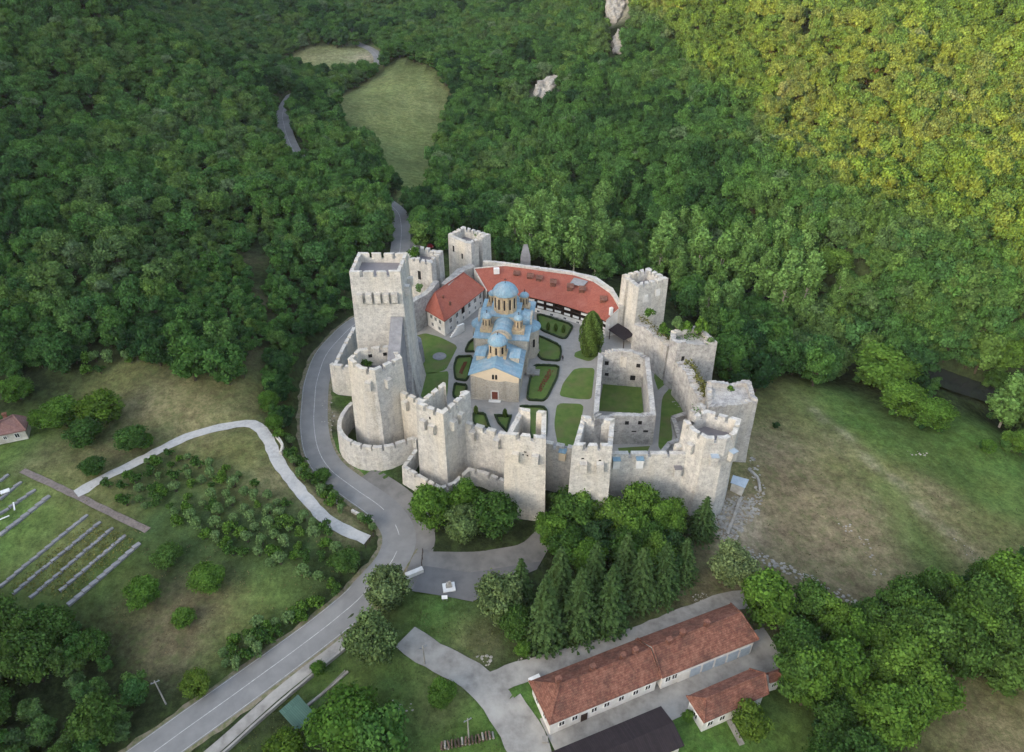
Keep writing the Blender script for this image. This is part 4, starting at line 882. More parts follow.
def strip(poly, z0, z1, th, name, m, parent, o0=0.0):
    a = offset(poly, o0, False) if o0 else poly; b = offset(a, -th, False); mb = MB()
    for i in range(len(a) - 1): mb.prism(ccw([a[i], a[i + 1], b[i + 1], b[i]]), z0, z1)
    return mb.build(name, m, parent)
strip(front, -.6, 1.35, .35, 'wall', 'plaster', root); strip(back, 1.0, 4.9, .3, 'gallery_wall', 'wood', root)
strip(front, 1.35, 1.5, 2.0, 'gallery_floor', 'wood', root, .05); strip(front, 3.05, 3.2, 2.0, 'gallery_floor', 'wood', root, .05)
tot = 0
for i in range(len(front) - 1):
    a, b = front[i], front[i + 1]; L_ = math.hypot(b[0] - a[0], b[1] - a[1]); n = max(1, int(L_ / 2.2)); rz = math.atan2(b[1] - a[1], b[0] - a[0])
    for k in range(n):
        x, y = lerp(a, b, (k + .5) / n)
        mb = MB(); mb.box((x, y, 3.0), (.18, .22, 3.4), rz); mb.build('post', 'wood', root)
        for z in (1.85, 3.5):
            if (k + i) % 5 == 4 and z > 2: continue
            x2, y2 = lerp(a, b, (k + .98) / n) if k < n - 1 else lerp(a, b, (k + .9) / n)
            mb = MB(); mb.box((x2, y2, z), (L_ / n * .68, .12, .62), rz); mb.build('balustrade', 'white', root)
    for k in range(max(1, int(L_ / 3.2))):
        facade_window(root, a, b, (k + .5) / max(1, int(L_ / 3.2)), .45, .8, .6)
q = [eav[-1][:2], rim[-1][:2]]; mb = MB(); mb.poly([(q[0][0], q[0][1], -1), (q[1][0], q[1][1], -1), (q[1][0], q[1][1], 8.2), (q[0][0], q[0][1], 4.7)]); mb.build('end_wall', 'plaster', root)
mb = MB(); mb.poly([(rim[0][0], rim[0][1], -1), (eav[0][0], eav[0][1], -1), (eav[0][0], eav[0][1], 4.6), (rim[0][0], rim[0][1], 8.2)]); mb.build('end_wall', 'dirty_plaster', root)
for px_, py_ in ((516.5,275.5),(530,278),(539,280),(553,284),(570,288.5),(582,291),(603,301)):
    x, y = P(px_, py_, 7.0); mb = MB(); mb.box((x, y, 7.0), (1.5, 1.2, 1.5), -.25); mb.slab([(x - 1.0, y - .8, 7.8), (x + .9, y - 1.2, 7.8), (x + 1.1, y + .9, 8.1), (x - .8, y + 1.2, 8.1)], .12); mb.build('dormer', 'roof_old', root)
mb = MB(); mb.slab([V3(569.5,283.5,7.9), V3(583,286.5,7.85), V3(588,281,8.6), V3(574,277.5,8.6)], .1); mb.build('skylight', 'slate', root)
x, y = P(611, 312, 7); mb = MB(); mb.box((x, y, 7.2), (.8, .7, 2.2), .5); mb.build('chimney', 'white', root)
x, y = P(496.5, 272, 7.8); mb = MB(); mb.box((x, y, 8.2), (1.6, 1.2, 1.6), .1); mb.build('chimney', 'white', root)
rebase(root)
r = thing('shed', 'open shed with a dark brown pitched roof beside the tall right-hand tower', 'shed', (*P(622,328,2), 0))
mb = MB(); mb.slab([V3(608.5,329.5,3), V3(624,340,2.6), V3(636,334,2.9), V3(618,323,3.9)], .15); mb.build('roof', 'roof_dark', r)
for a in ((610,331),(624,341),(634,335),(618,325)): x, y = P(a[0], a[1], 2.5); mb = MB(); mb.tube((x, y, 0), (x, y, 2.6), .12); mb.build('post', 'wood', r)
rebase(r)
mb = MB(); q = PW([(605,322),(612,318),(619,324),(616,333),(609,334)], 0)
for i in range(26):
    t = random.random(); a = lerp(q[0], q[2], t); b = lerp(q[4], q[3], t); x, y = lerp(a, b, random.random()); mb.box((x, y, random.uniform(.3, 1.8)), (random.uniform(.6, 1.3), random.uniform(.4, .9), random.uniform(.4, 1.2)), random.uniform(0, 3))
tag(mb.build('tarpaulin_pile', 'tin'), 'heap of pale blue sheeting and boards between the thuja and the dark shed', 'pile')
# ------------------------------------------------------------------ church (own frame: u right, v into the picture)
CA = R(6.8); CX0, CY0 = P(495, 400, 0)
cu = (math.cos(CA), -math.sin(CA)); cv = (math.sin(CA), math.cos(CA))
def K(u, v, z=None):
    x, y = CX0 + cu[0] * u + cv[0] * v, CY0 + cu[1] * u + cv[1] * v
    return (x, y) if z is None else (x, y, z)
church = thing('church', 'stone church with light blue domes and roofs in the middle of the walled yard', 'church', (CX0, CY0, 0))
def cb(mb, u0, u1, v0, v1, z0, z1, mi=0): mb.prism([K(u0, v0), K(u1, v0), K(u1, v1), K(u0, v1)], z0, z1, mi)
# narthex
mb = MB(); cb(mb, -5.6, 5.6, 0, 11.4, -.3, 7.0); mb.poly([K(-5.6, 0, 7), K(5.6, 0, 7), K(0, 0, 9.45)]); mb.build('narthex_wall', 'church', church)
mb = MB(); zz = 5.6      # paler upper part of the front with a scalloped lower edge, 3 cm proud
pts = [K(-5.6, -.03, 6.6)]
for i in range(1, 6): pts.append(K(-5.6 + i * .8, -.03, 6.6 - .22 * i + .15 * (i % 2)))
pts += [K(-1.6, -.03, 5.5), K(1.0, -.03, 5.3), K(2.6, -.03, 5.6), K(5.5, -.03, 5.2), K(5.6, -.03, 6.95), K(0, -.03, 9.4), K(-5.6, -.03, 6.95)]
mb.poly(pts); mb.build('gable_plaster', 'plaster_cream', church)
mb = MB()
for u in (-5.45, -2.2, 2.2, 5.45): cb(mb, u - .14, u + .14, -.12, 0, -.2, 5.4)
cb(mb, -5.7, 5.7, -.25, 0, -.3, .35); mb.build('pilasters', 'church', church)
mb = MB(); mb.slab([K(-6.1, -.45, 6.95), K(0, -.45, 9.6), K(0, 11.4, 9.6), K(-6.1, 11.4, 6.95)], .16); mb.slab([K(6.1, -.45, 6.95), K(0, -.45, 9.6), K(0, 11.4, 9.6), K(6.1, 11.4, 6.95)], .16); mb.build('narthex_roof', 'roof_blue', church)
for u in (-4.0, 4.0):
    mb = MB(); s_ = 1 if u > 0 else -1; cb(mb, u - 1.0, u + 1.0, 4.9, 7.6, 7.4, 9.0); mb.build('dormer', 'church', church)
    mb = MB(); mb.slab([K(u - 1.25, 4.6, 9.1), K(u + 1.25, 4.6, 9.1), K(u + 1.25, 8.2, 9.4), K(u - 1.25, 8.2, 9.4)], .14); mb.build('dormer_roof', 'roof_blue', church)
mb = MB(); cb(mb, -.7, .7, -.1, 0, .35, 2.5); d = mb.build('door', 'wood_red', church)
mb = MB(); cb(mb, -.95, -.7, -.2, 0, .35, 2.8); cb(mb, .7, .95, -.2, 0, .35, 2.8); cb(mb, -.95, .95, -.2, 0, 2.5, 2.8); mb.build('frame', 'plaster', d)
mb = MB(); cb(mb, -1.4, 1.4, -1.0, -.25, -.1, .22); mb.build('doorstep', 'white', church)
for u in (-.36, .36):
    mb = MB(); mb.poly([K(u - .26, -.06, 5.9), K(u + .26, -.06, 5.9), K(u + .26, -.06, 7.0), K(u + .13, -.06, 7.25), K(u - .13, -.06, 7.25), K(u - .26, -.06, 7.0)]); mb.build('window', 'dark', church)
# nave block with cross vaults
mb = MB(); cb(mb, -6.3, 6.3, 11.4, 30, -.3, 9.7); mb.build('nave_wall', 'church', church)
mb = MB(); cb(mb, -6.75, 6.75, 11.0, 30.3, 9.7, 9.95); mb.build('nave_roof', 'roof_blue', church)
mb = MB()
for u in (-5, -2.5, 0, 2.5, 5):
    if abs(u) > 2.4: cb(mb, u - .35, u + .35, 11.33, 11.4, 9.62, 9.7)
def vault(u0, v0, u1, v1, r, z0, name, end=True, rm='roof_blue'):
    """half-barrel from (u0,v0) to (u1,v1)"""
    L_ = math.hypot(u1 - u0, v1 - v0); du, dv = (u1 - u0) / L_, (v1 - v0) / L_; mb = MB(); n = 12; vs = []
    for (a, b) in ((u0, v0), (u1, v1)):
        for i in range(n + 1):
            t = math.pi * i / n; s = r * math.cos(t); vs.append(K(a + dv * s, b - du * s, z0 + r * .92 * math.sin(t)))
    mb.add(vs, [(i, i + 1, n + 2 + i, n + 1 + i) for i in range(n)]); ob = mb.build(name, rm, church)
    mb = MB(); vs2 = []
    for e, off in ((0, 0), (1, .5)):
        for rr_ in (r * .80, r * 1.03):
            for i in range(n + 1):
                t = math.pi * i / n; s = rr_ * math.cos(t); a, b = u0 + du * (off - .2), v0 + dv * (off - .2); vs2.append(K(a + dv * s, b - du * s, z0 + rr_ * .92 * math.sin(t)))
    q = n + 1
    fs = [(i, i + 1, q + i + 1, q + i) for i in range(n)] + [(2 * q + i, 2 * q + i + 1, 3 * q + i + 1, 3 * q + i) for i in range(n)] + [(q + i, q + i + 1, 3 * q + i + 1, 3 * q + i) for i in range(n)] + [(i, i + 1, 2 * q + i + 1, 2 * q + i) for i in range(n)]
    mb.add(vs2, fs); mb.build('arch', 'church', church)
    mb = MB(); s = r * .82; mb.poly([K(u0 + du * .1 + dv * s * math.cos(math.pi * i / n), v0 + dv * .1 - du * s * math.cos(math.pi * i / n), z0 + s * .92 * math.sin(math.pi * i / n)) for i in range(n + 1)]); mb.build('tympanum', 'plaster_cream', church)
    return ob
vault(0, 11.2, 0, 19, 2.55, 9.9, 'west_vault'); vault(0, 30.2, 0, 23, 2.55, 9.9, 'east_vault'); vault(-6.5, 21, -2, 21, 2.4, 9.9, 'side_vault'); vault(6.5, 21, 2, 21, 2.4, 9.9, 'side_vault')
# stepped blue roofs round the dome
mb = MB(); cb(mb, -3.5, 3.5, 17.6, 24.6, 9.9, 12.3); mb.build('crossing', 'church', church)
mb = MB(); cb(mb, -3.75, 3.75, 17.35, 24.85, 12.3, 12.5); mb.build('crossing_roof', 'roof_blue', church)
for u, s_ in ((5.1, 1), (-5.1, -1)):
    mb = MB(); mb.slab([K(u - .9, 18.2, 11.4), K(u + .9, 18.2, 10.9), K(u + .9, 24, 10.9), K(u - .9, 24, 11.4)] if s_ > 0 else [K(u + .9, 18.2, 11.4), K(u - .9, 18.2, 10.9), K(u - .9, 24, 10.9), K(u + .9, 24, 11.4)], 1.0); mb.build('aisle_roof', 'roof_blue', church)
# apses
def apse(u, v, r, h, rh, face):
    c = K(u, v); mb = MB(); n = 20; mb.lathe((c[0], c[1], 0), [(r, -.3), (r, h)], n, 0, False); mb.build('apse', 'church', church)
    mb = MB(); mb.lathe((c[0], c[1], h), [(r + .4, -.05), (r + .4, .1), (r * .66, rh * .62), (.02, rh)], n, 0, True); mb.build('apse_roof', 'roof_blue', church)
    mb = MB()
    for k in range(3):
        t = face + (k - 1) * .8; x, y = c[0] + (r + .01) * math.cos(t), c[1] + (r + .01) * math.sin(t); mb.box((x, y, h * .55), (.12, .55, 2.2), t)
    mb.build('window', 'dark', church)
apse(5.4, 21, 3.0, 8.1, 1.5, -.2); apse(-5.4, 21, 3.0, 8.1, 1.5, math.pi + .1); apse(0, 30.2, 3.6, 7.8, 1.5, 1.5)
for v in (13.5, 16.5, 26, 28.5, 3, 7):
    for s_ in (-1, 1):
        uu = 6.33 if v > 11 else 5.63; mb = MB(); cb(mb, min(s_ * uu, s_ * (uu - .1)), max(s_ * uu, s_ * (uu - .1)), v - .35, v + .35, 3.6, 6.2); mb.build('window', 'dark', church)
def dome(u, v, zb, r, h, cap, nw, name='dome', m='drum', lobes=12, base=0):
    c = K(u, v); mb = MB()
    if base: mb.prism([K(u - base, v - base), K(u + base, v - base), K(u + base, v + base), K(u - base, v + base)], 9.9 if zb > 9.8 else 8.4, zb)
    n = nw * 4; vs = []
    for k in range(2):
        for i in range(n):
            t = 6.2832 * i / n + CA; q = r * (1 + .035 * (1 if i % 4 in (0, 1) else -1)); vs.append((c[0] + q * math.cos(t), c[1] + q * math.sin(t), zb + k * h))
    mb.add(vs, [(i, (i + 1) % n, n + (i + 1) % n, n + i) for i in range(n)]); d = mb.build(name, m, church)
    mb = MB(); hs = h * .55
    for i in range(nw):
        t = 6.2832 * (i + .625 + .0) / nw + CA; x, y = c[0] + r * .985 * math.cos(t), c[1] + r * .985 * math.sin(t); mb.box((x, y, zb + h * .52), (.12, r * 6.28 / nw * .26, hs), t)
    w = mb.build('drum_windows', 'dark', d)
    mb = MB(); e = r * 1.13; mb.lathe((c[0], c[1], zb + h), [(r * .98, -.12), (e, -.06), (e, .08), (e * .95, cap * .25), (e * .80, cap * .53), (e * .58, cap * .78), (e * .3, cap * .94), (.03, cap)], 48, 0, True, lobes=lobes, la=.05 if r > 1.5 else .03); mb.build('dome_roof', 'roof_blue', d)
    mb = MB(); z = zb + h + cap; s_ = .5 if r < 2.5 else .85; mb.tube((c[0], c[1], z - .1), (c[0], c[1], z + 1.5 * s_), .06, n=5); mb.box((c[0], c[1], z + 1.05 * s_), (.75 * s_, .1, .12)); mb.lathe((c[0], c[1], z), [(.02, 0), (.17, .12), (.02, .26)], 8); mb.build('cross', 'wood', d)
dome(-.15, 21, 12.4, 2.75, 4.9, 2.5, 12)
dome(-.1, 6.3, 9.0, 2.0, 3.2, 1.9, 8, lobes=10, base=2.2)
for u, v in ((-3.9, 15.0), (3.8, 15.0), (-4.0, 26.5), (4.0, 26.5)): dome(u, v, 10.9, 1.05, 2.7, 1.0, 8, lobes=8, base=1.5)
mb = MB(); x, y = K(6.8, 12.5); mb.prism([K(6.3, 10.5), K(8.2, 10.5), K(8.2, 14), K(6.3, 14)], -.1, .8); mb.prism([K(8.2, 11), K(9.4, 11), K(9.4, 13.4), K(8.2, 13.4)], -.1, .35); mb.build('side_steps', 'concrete', church)
rebase(church)
for p in bpy.data.objects:
    pass
# ------------------------------------------------------------------ tree prototypes
def mesh_np(name, V, Fq, lv, mats, mi=None, extra=None):
    """quads V (n*4,3) as leaf sprays plus optional extra MB geometry"""
    me = bpy.data.meshes.new(name); n = len(V) // 4
    ev, ef = (extra.v, extra.f) if extra else ([], [])
    vs = np.concatenate([V, np.array(ev, float).reshape(-1, 3)]) if ev else V
    me.vertices.add(len(vs)); me.vertices.foreach_set('co', vs.ravel())
    lp = [np.arange(n * 4)]; starts = list(range(0, n * 4, 4)); c = n * 4
    for f in ef: lp.append(np.array(f) + n * 4); starts.append(c); c += len(f)
    lp = np.concatenate(lp).astype(np.int32)
    me.loops.add(len(lp)); me.loops.foreach_set('vertex_index', lp); me.polygons.add(len(starts)); me.polygons.foreach_set('loop_start', np.array(starts, np.int32))
    if extra: me.polygons.foreach_set('material_index', np.array([0] * n + [mi or 1] * len(ef), np.int32))
    me.update(calc_edges=True)
    a = me.attributes.new('leafvar', 'FLOAT', 'POINT'); a.data.foreach_set('value', np.concatenate([lv, np.full(len(vs) - n * 4, .3)]).astype(np.float32))
    for q in mats: me.materials.append(M[q] if isinstance(q, str) else q)
    me.validate(); return me
def unit(a): return a / (np.linalg.norm(a, axis=-1, keepdims=True) + 1e-9)
def sprays(C_, N_, size, rng, tilt=.55, asp=1.0):
    """leaf sprays: small quads at C facing roughly N"""
    n = len(C_); nr = unit(N_ + rng.normal(0, tilt, (n, 3))); a = unit(np.cross(nr, rng.normal(0, 1, (n, 3)))); b = np.cross(nr, a)
    s = size * rng.uniform(.6, 1.35, (n, 1)); a = a * s * asp; b = b * s
    q = np.stack([C_ - a - b * .5, C_ + a * .3 - b, C_ + a + b * .4, C_ - a * .2 + b], 1)
    q[:, 2] += nr * s * .35
    return q.reshape(-1, 3)
def broad(seed, nleaf=2600, h=10., rad=4.0, lobes=20, size=.24, squash=.85, base=.30, open_=.0):
    rng = np.random.default_rng(seed); zc = h * (base + (1 - base) / 2); rz = h * (1 - base) / 2
    L_ = []
    for k in range(lobes):
        d = unit(rng.normal(0, 1, 3)); d[2] = d[2] * .8 + .22; d = unit(d)
        rr_ = rng.uniform(.45, .78) if k else 0; r = rng.uniform(.26, .42) * rad * (1.25 if k == 0 else 1)
        L_.append((d[0] * rad * rr_, d[1] * rad * rr_, zc + d[2] * rz * rr_, r))
    if base > 0:
        for k in range(5): t = 6.283 * (k + rng.uniform(-.3, .3)) / 5; L_.append((math.cos(t) * rad * .42, math.sin(t) * rad * .42, h * (base + rng.uniform(.08, .2)), rad * rng.uniform(.3, .42)))
        lobes += 5
    L_ = np.array(L_); w = L_[:, 3] ** 2; pick = rng.choice(lobes, nleaf, p=w / w.sum())
    D = unit(rng.normal(0, 1, (nleaf, 3))); D[:, 2] = np.where(D[:, 2] < -.3, -D[:, 2] * .7, D[:, 2]); D = unit(D)
    rad_j = L_[pick, 3:4] * rng.uniform(.78, 1.12, (nleaf, 1))
    bump = 1 + .16 * np.sin(D[:, :1] * 7 + seed) * np.sin(D[:, 1:2] * 6 + pick[:, None]) + .10 * rng.normal(0, 1, (nleaf, 1))
    C_ = L_[pick, :3] + D * rad_j * bump * np.array([1, 1, squash])
    cl = rng.uniform(0, 1, lobes)[pick]; fine = rng.uniform(0, 1, nleaf); lv = np.clip(.5 * cl + .5 * fine, 0, 1)
    V = sprays(C_, D, size, rng)
    mb = MB()
    for lx, ly, lz, lr in L_:     # leafy mass inside each bough
        r_ = lr * .74; vs = []; n = 7
        for j, (a, z) in enumerate(((.0, -1), (.8, -.55), (1, .05), (.78, .62), (.0, 1))):
            if a == 0: vs.append((lx, ly, lz + z * r_ * squash)); continue
            for i in range(n): t = 6.283 * i / n + j; q = rng.uniform(.85, 1.1); vs.append((lx + a * r_ * q * math.cos(t), ly + a * r_ * q * math.sin(t), lz + z * r_ * squash))
        fs = [(0, 1 + (i + 1) % n, 1 + i) for i in range(n)]
        for j in range(2): fs += [(1 + j * n + i, 1 + j * n + (i + 1) % n, 1 + (j + 1) * n + (i + 1) % n, 1 + (j + 1) * n + i) for i in range(n)]
        fs += [(1 + 2 * n + i, 1 + 2 * n + (i + 1) % n, 1 + 3 * n) for i in range(n)]
        mb.add(vs, fs)
    return V, np.repeat(lv, 4), mb, L_
def trunk_mb(h, L_, seed, r0=.28, top=.62):
    rng = random.Random(seed); mb = MB(); p = (0, 0, -.6); pts = [p]
    for k in range(4): p = (p[0] + rng.uniform(-.15, .15), p[1] + rng.uniform(-.15, .15), p[2] + (h * top + .6) / 4); pts.append(p)
    for k in range(4): mb.tube(pts[k], pts[k + 1], r0 * (1 - k * .2), r0 * (1 - (k + 1) * .2), 7)
    for l in list(L_)[1:9]: mb.tube(pts[2], tuple(l[:3]), r0 * .38, r0 * .12, 5)
    return mb
PRO = {}
def join_mb(a, b, mi_b=1):
    return a
def make_proto(key, V, lv, inner, trunk, leafm, barkm):
    crown = mesh_np(key + '_crown', V, None, lv, [leafm], 0, inner)
    if inner: crown.polygons.foreach_set('material_index', np.zeros(len(crown.polygons), np.int32))
    tm = bpy.data.meshes.new(key + '_trunk'); tm.from_pydata(trunk.v, [], trunk.f); tm.materials.append(M[barkm])
    both = MB(); nv = len(inner.v) if inner else 0
    if inner: both.v = list(inner.v); both.f = list(inner.f)
    ni = len(both.f); o_ = len(both.v); both.v += trunk.v; both.f += [[o_ + i for i in f] for f in trunk.f]
    bm_ = mesh_np(key, V, None, lv, [leafm, barkm], 1, both); nl = len(V) // 4
    mi = np.zeros(len(bm_.polygons), np.int32); mi[nl + ni:] = 1; bm_.polygons.foreach_set('material_index', mi)
    PRO[key] = (crown, tm, bm_)
for i in range(4):
    V, lv, inn, L_ = broad(10 + i, nleaf=2500, rad=3.55 + .25 * (i % 2), lobes=17 + 2 * i, size=.23, base=.10, squash=1.0); make_proto('forest%d' % i, V, lv, inn, trunk_mb(10, L_, i), 'leaf_forest', 'bark')
for key, lm, n, rad, sz, sd, lob in (('silver', 'leaf_silver', 2600, 3.8, .23, 38, 20), ('green', 'leaf_green', 5200, 4.2, .19, 31, 26), ('mid', 'leaf_mid', 5200, 4.3, .19, 32, 26), ('dark', 'leaf_dark', 4600, 4.2, .20, 33, 24), ('pale', 'leaf_pale', 5200, 4.0, .19, 34, 28), ('yellow', 'leaf_yellow', 3600, 4.2, .20, 35, 20), ('green2', 'leaf_green', 5200, 4.0, .19, 36, 30), ('mid2', 'leaf_mid', 5200, 4.1, .19, 37, 22)):
    V, lv, inn, L_ = broad(sd, nleaf=n, rad=rad, lobes=lob, size=sz, base=.12, squash=1.0); make_proto(key, V, lv, inn, trunk_mb(10, L_, sd), lm, 'bark')
def poplar(seed, h=10., rad=1.9, n=3000):
    rng = np.random.default_rng(seed); lobes = 26; L_ = []
    for k in range(lobes):
        z = rng.uniform(.25, .97) * h; w = rad * (math.sin(math.pi * min(1, (z / h - .1) / .92)) ** .55); t = rng.uniform(0, 6.28); q = rng.uniform(.2, .75); L_.append((math.cos(t) * w * q, math.sin(t) * w * q, z - .25, rng.uniform(.26, .5) * rad * .9))
    L_ = np.array(L_); pick = rng.choice(lobes, n); D = unit(rng.normal(0, 1, (n, 3))); C_ = L_[pick, :3] + D * L_[pick, 3:4] * rng.uniform(.7, 1.25, (n, 1)) * np.array([1, 1, 1.5])
    V = sprays(C_, D, .15, rng); lv = np.clip(.4 * rng.uniform(0, 1, lobes)[pick] + .6 * rng.uniform(0, 1, n), 0, 1)
    mb = MB()
    for l in L_: mb.lathe((l[0], l[1], l[2]), [(.02, -l[3] * .9), (l[3] * .55, -l[3] * .3), (l[3] * .5, l[3] * .5), (.02, l[3])], 6)
    return V, np.repeat(lv, 4), mb, L_
for i in range(2):
    V, lv, inn, L_ = poplar(50 + i); make_proto('poplar%d' % i, V, lv, inn, trunk_mb(10, L_, 50 + i, .13, .93), 'leaf_poplar', 'bark_pale')
def spruce(seed, h=10., rad=2.3, n=4200, key='spruce'):
    rng = np.random.default_rng(seed); lay = 17; pts = []; nr = []; lv = []
    for k in range(lay):
        z0 = h * (.06 + .92 * k / lay); R_ = rad * (1 - k / lay) ** .85 * rng.uniform(.88, 1.08) + .12; nb = max(5, int(15 * (1 - k / lay) + 4)); m = int(n / lay * (1.7 * (1 - k / lay) + .25) / nb)
        for b in range(nb):
            t = 6.283 * (b + rng.uniform(-.3, .3)) / nb; L_ = R_ * rng.uniform(.78, 1.12); bv = rng.uniform(0, 1)
            s = rng.uniform(.12, 1, m) ** .7; wd = rng.normal(0, 1, m) * .16 * L_ * (1.1 - s)
            x = math.cos(t) * s * L_ - math.sin(t) * wd; y = math.sin(t) * s * L_ + math.cos(t) * wd; z = z0 - .30 * s ** 2 * L_ - np.abs(wd) * .5 + rng.normal(0, .03, m)
            pts.append(np.c_[x, y, z]); nr.append(np.c_[np.full(m, math.cos(t) * .5), np.full(m, math.sin(t) * .5), np.full(m, .8)]); lv.append(np.clip(.25 + .45 * s + .3 * bv + rng.normal(0, .12, m), 0, 1))
    C_ = np.concatenate(pts); V = sprays(C_, np.concatenate(nr), .10, rng, .45, 1.7)
    mb = MB(); mb.lathe((0, 0, 0), [(rad * .55, h * .04), (rad * .42, h * .3), (rad * .25, h * .65), (.02, h * .97)], 9)
    tb = MB(); tb.tube((0, 0, -.5), (0, 0, h * .95), .16, .02, 6); return V, np.repeat(np.concatenate(lv), 4), mb, tb
V, lv, inn, tb = spruce(60); make_proto('spruce0', V, lv, inn, tb, 'needle', 'bark')
V, lv, inn, tb = spruce(61, rad=2.7); make_proto('spruce1', V, lv, inn, tb, 'needle', 'bark')
def thuja(seed, h=10., rad=2.3, n=6500):
    rng = np.random.default_rng(seed); z = rng.uniform(0, 1, n); t = rng.uniform(0, 6.283, n); w = rad * np.clip(np.sin(np.clip(z * .86 + .14, 0, 1) * math.pi), 0, 1) ** .6
    w *= 1 + .09 * np.sin(t * 5 + z * 9) + .05 * np.sin(t * 11 - z * 17); C_ = np.c_[w * np.cos(t), w * np.sin(t), z * h * .99 + .1]; D = unit(np.c_[np.cos(t), np.sin(t), z * .8 - .1])
    V = sprays(C_ + D * rng.normal(0, .06, (n, 1)), D, .14, rng, .5); lv = np.clip(.5 + .3 * np.sin(t * 5 + z * 9) + rng.normal(0, .2, n), 0, 1)
    mb = MB(); mb.lathe((0, 0, 0), [(rad * .55, .2), (rad * .85, h * .2), (rad * .86, h * .45), (rad * .6, h * .75), (.02, h * .97)], 14); tb = MB(); tb.tube((0, 0, -.4), (0, 0, h * .3), .2, .1, 6)
    return V, np.repeat(lv, 4), mb, tb
V, lv, inn, tb = thuja(70); make_proto('thuja', V, lv, inn, tb, 'thuja', 'bark')
def bush(seed, lm, key, n=700):
    rng = np.random.default_rng(seed); lob = 8; L_ = np.array([(rng.uniform(-.6, .6), rng.uniform(-.6, .6), rng.uniform(.4, 1.3), rng.uniform(.3, .55)) for _ in range(lob)])
    pick = rng.choice(lob, n); D = unit(rng.normal(0, 1, (n, 3))); D[:, 2] = np.abs(D[:, 2]); C_ = L_[pick, :3] + D * L_[pick, 3:4] * rng.uniform(.6, 1.2, (n, 1)); V = sprays(C_, D, .11, rng, .6)
    tb = MB()
    for l in L_: tb.tube((0, 0, -.2), tuple(l[:3]), .05, .02, 4)
    make_proto(key, V, np.repeat(rng.uniform(0, 1, n), 4), MB(), tb, lm, 'bark')
bush(80, 'leaf_orchard', 'bush0', 900); bush(81, 'leaf_mid', 'bush1'); bush(82, 'leaf_green', 'bush2')
# ------------------------------------------------------------------ individual plants
def put(key, x, y, h, w, name, label, cat='tree', group=None, rz=None, z=None, sink=0.0, parts=True):
    """a tree: Empty at the foot of the trunk > trunk, crown"""
    crown, tm, both = PRO[key]; z = H(x, y) - sink if z is None else z
    rz = random.uniform(0, 6.28) if rz is None else rz
    if not parts:
        o = bpy.data.objects.new(name, both); COL.objects.link(o); o.location = (x, y, z); o.rotation_euler.z = rz; o.scale = (w, w, h / 10); return tag(o, label, cat, group)
    r = thing(name, label, cat, (x, y, z), group); r.rotation_euler.z = rz; r.scale = (w, w, h / 10)
    for n_, m_ in (('trunk', tm), ('crown', crown)):
        c = bpy.data.objects.new(n_, m_); COL.objects.link(c); c.parent = r
    return r
def at_crown(px, py, h, frac=.55): return G(px, py, h * frac)
CR = {'forest0': 4.1, 'forest1': 4.1, 'forest2': 4.1, 'forest3': 4.1, 'green': 4.6, 'green2': 4.4, 'mid': 4.7, 'mid2': 4.5, 'dark': 4.6, 'pale': 4.4, 'yellow': 4.5, 'poplar0': 2.1, 'poplar1': 2.1, 'spruce0': 2.3, 'spruce1': 2.7, 'thuja': 2.3}
near = []
w_big = True
def tree(px, py, wpx, h, key, label, name='tree', group=None, frac=.55):
    if name == 'spruce' and w_big: wpx *= 1.25; h *= 1.12
    x, y = at_crown(px, py, h, frac); z = H(x, y); _, _, dep = proj(x, y, z + h * frac)
    w = wpx / F * dep / 2 / CR[key]; near.append((x, y, w * CR[key])); return put(key, x, y, h, w, name, label, 'tree', group)
B = 'broadleaf_tree'
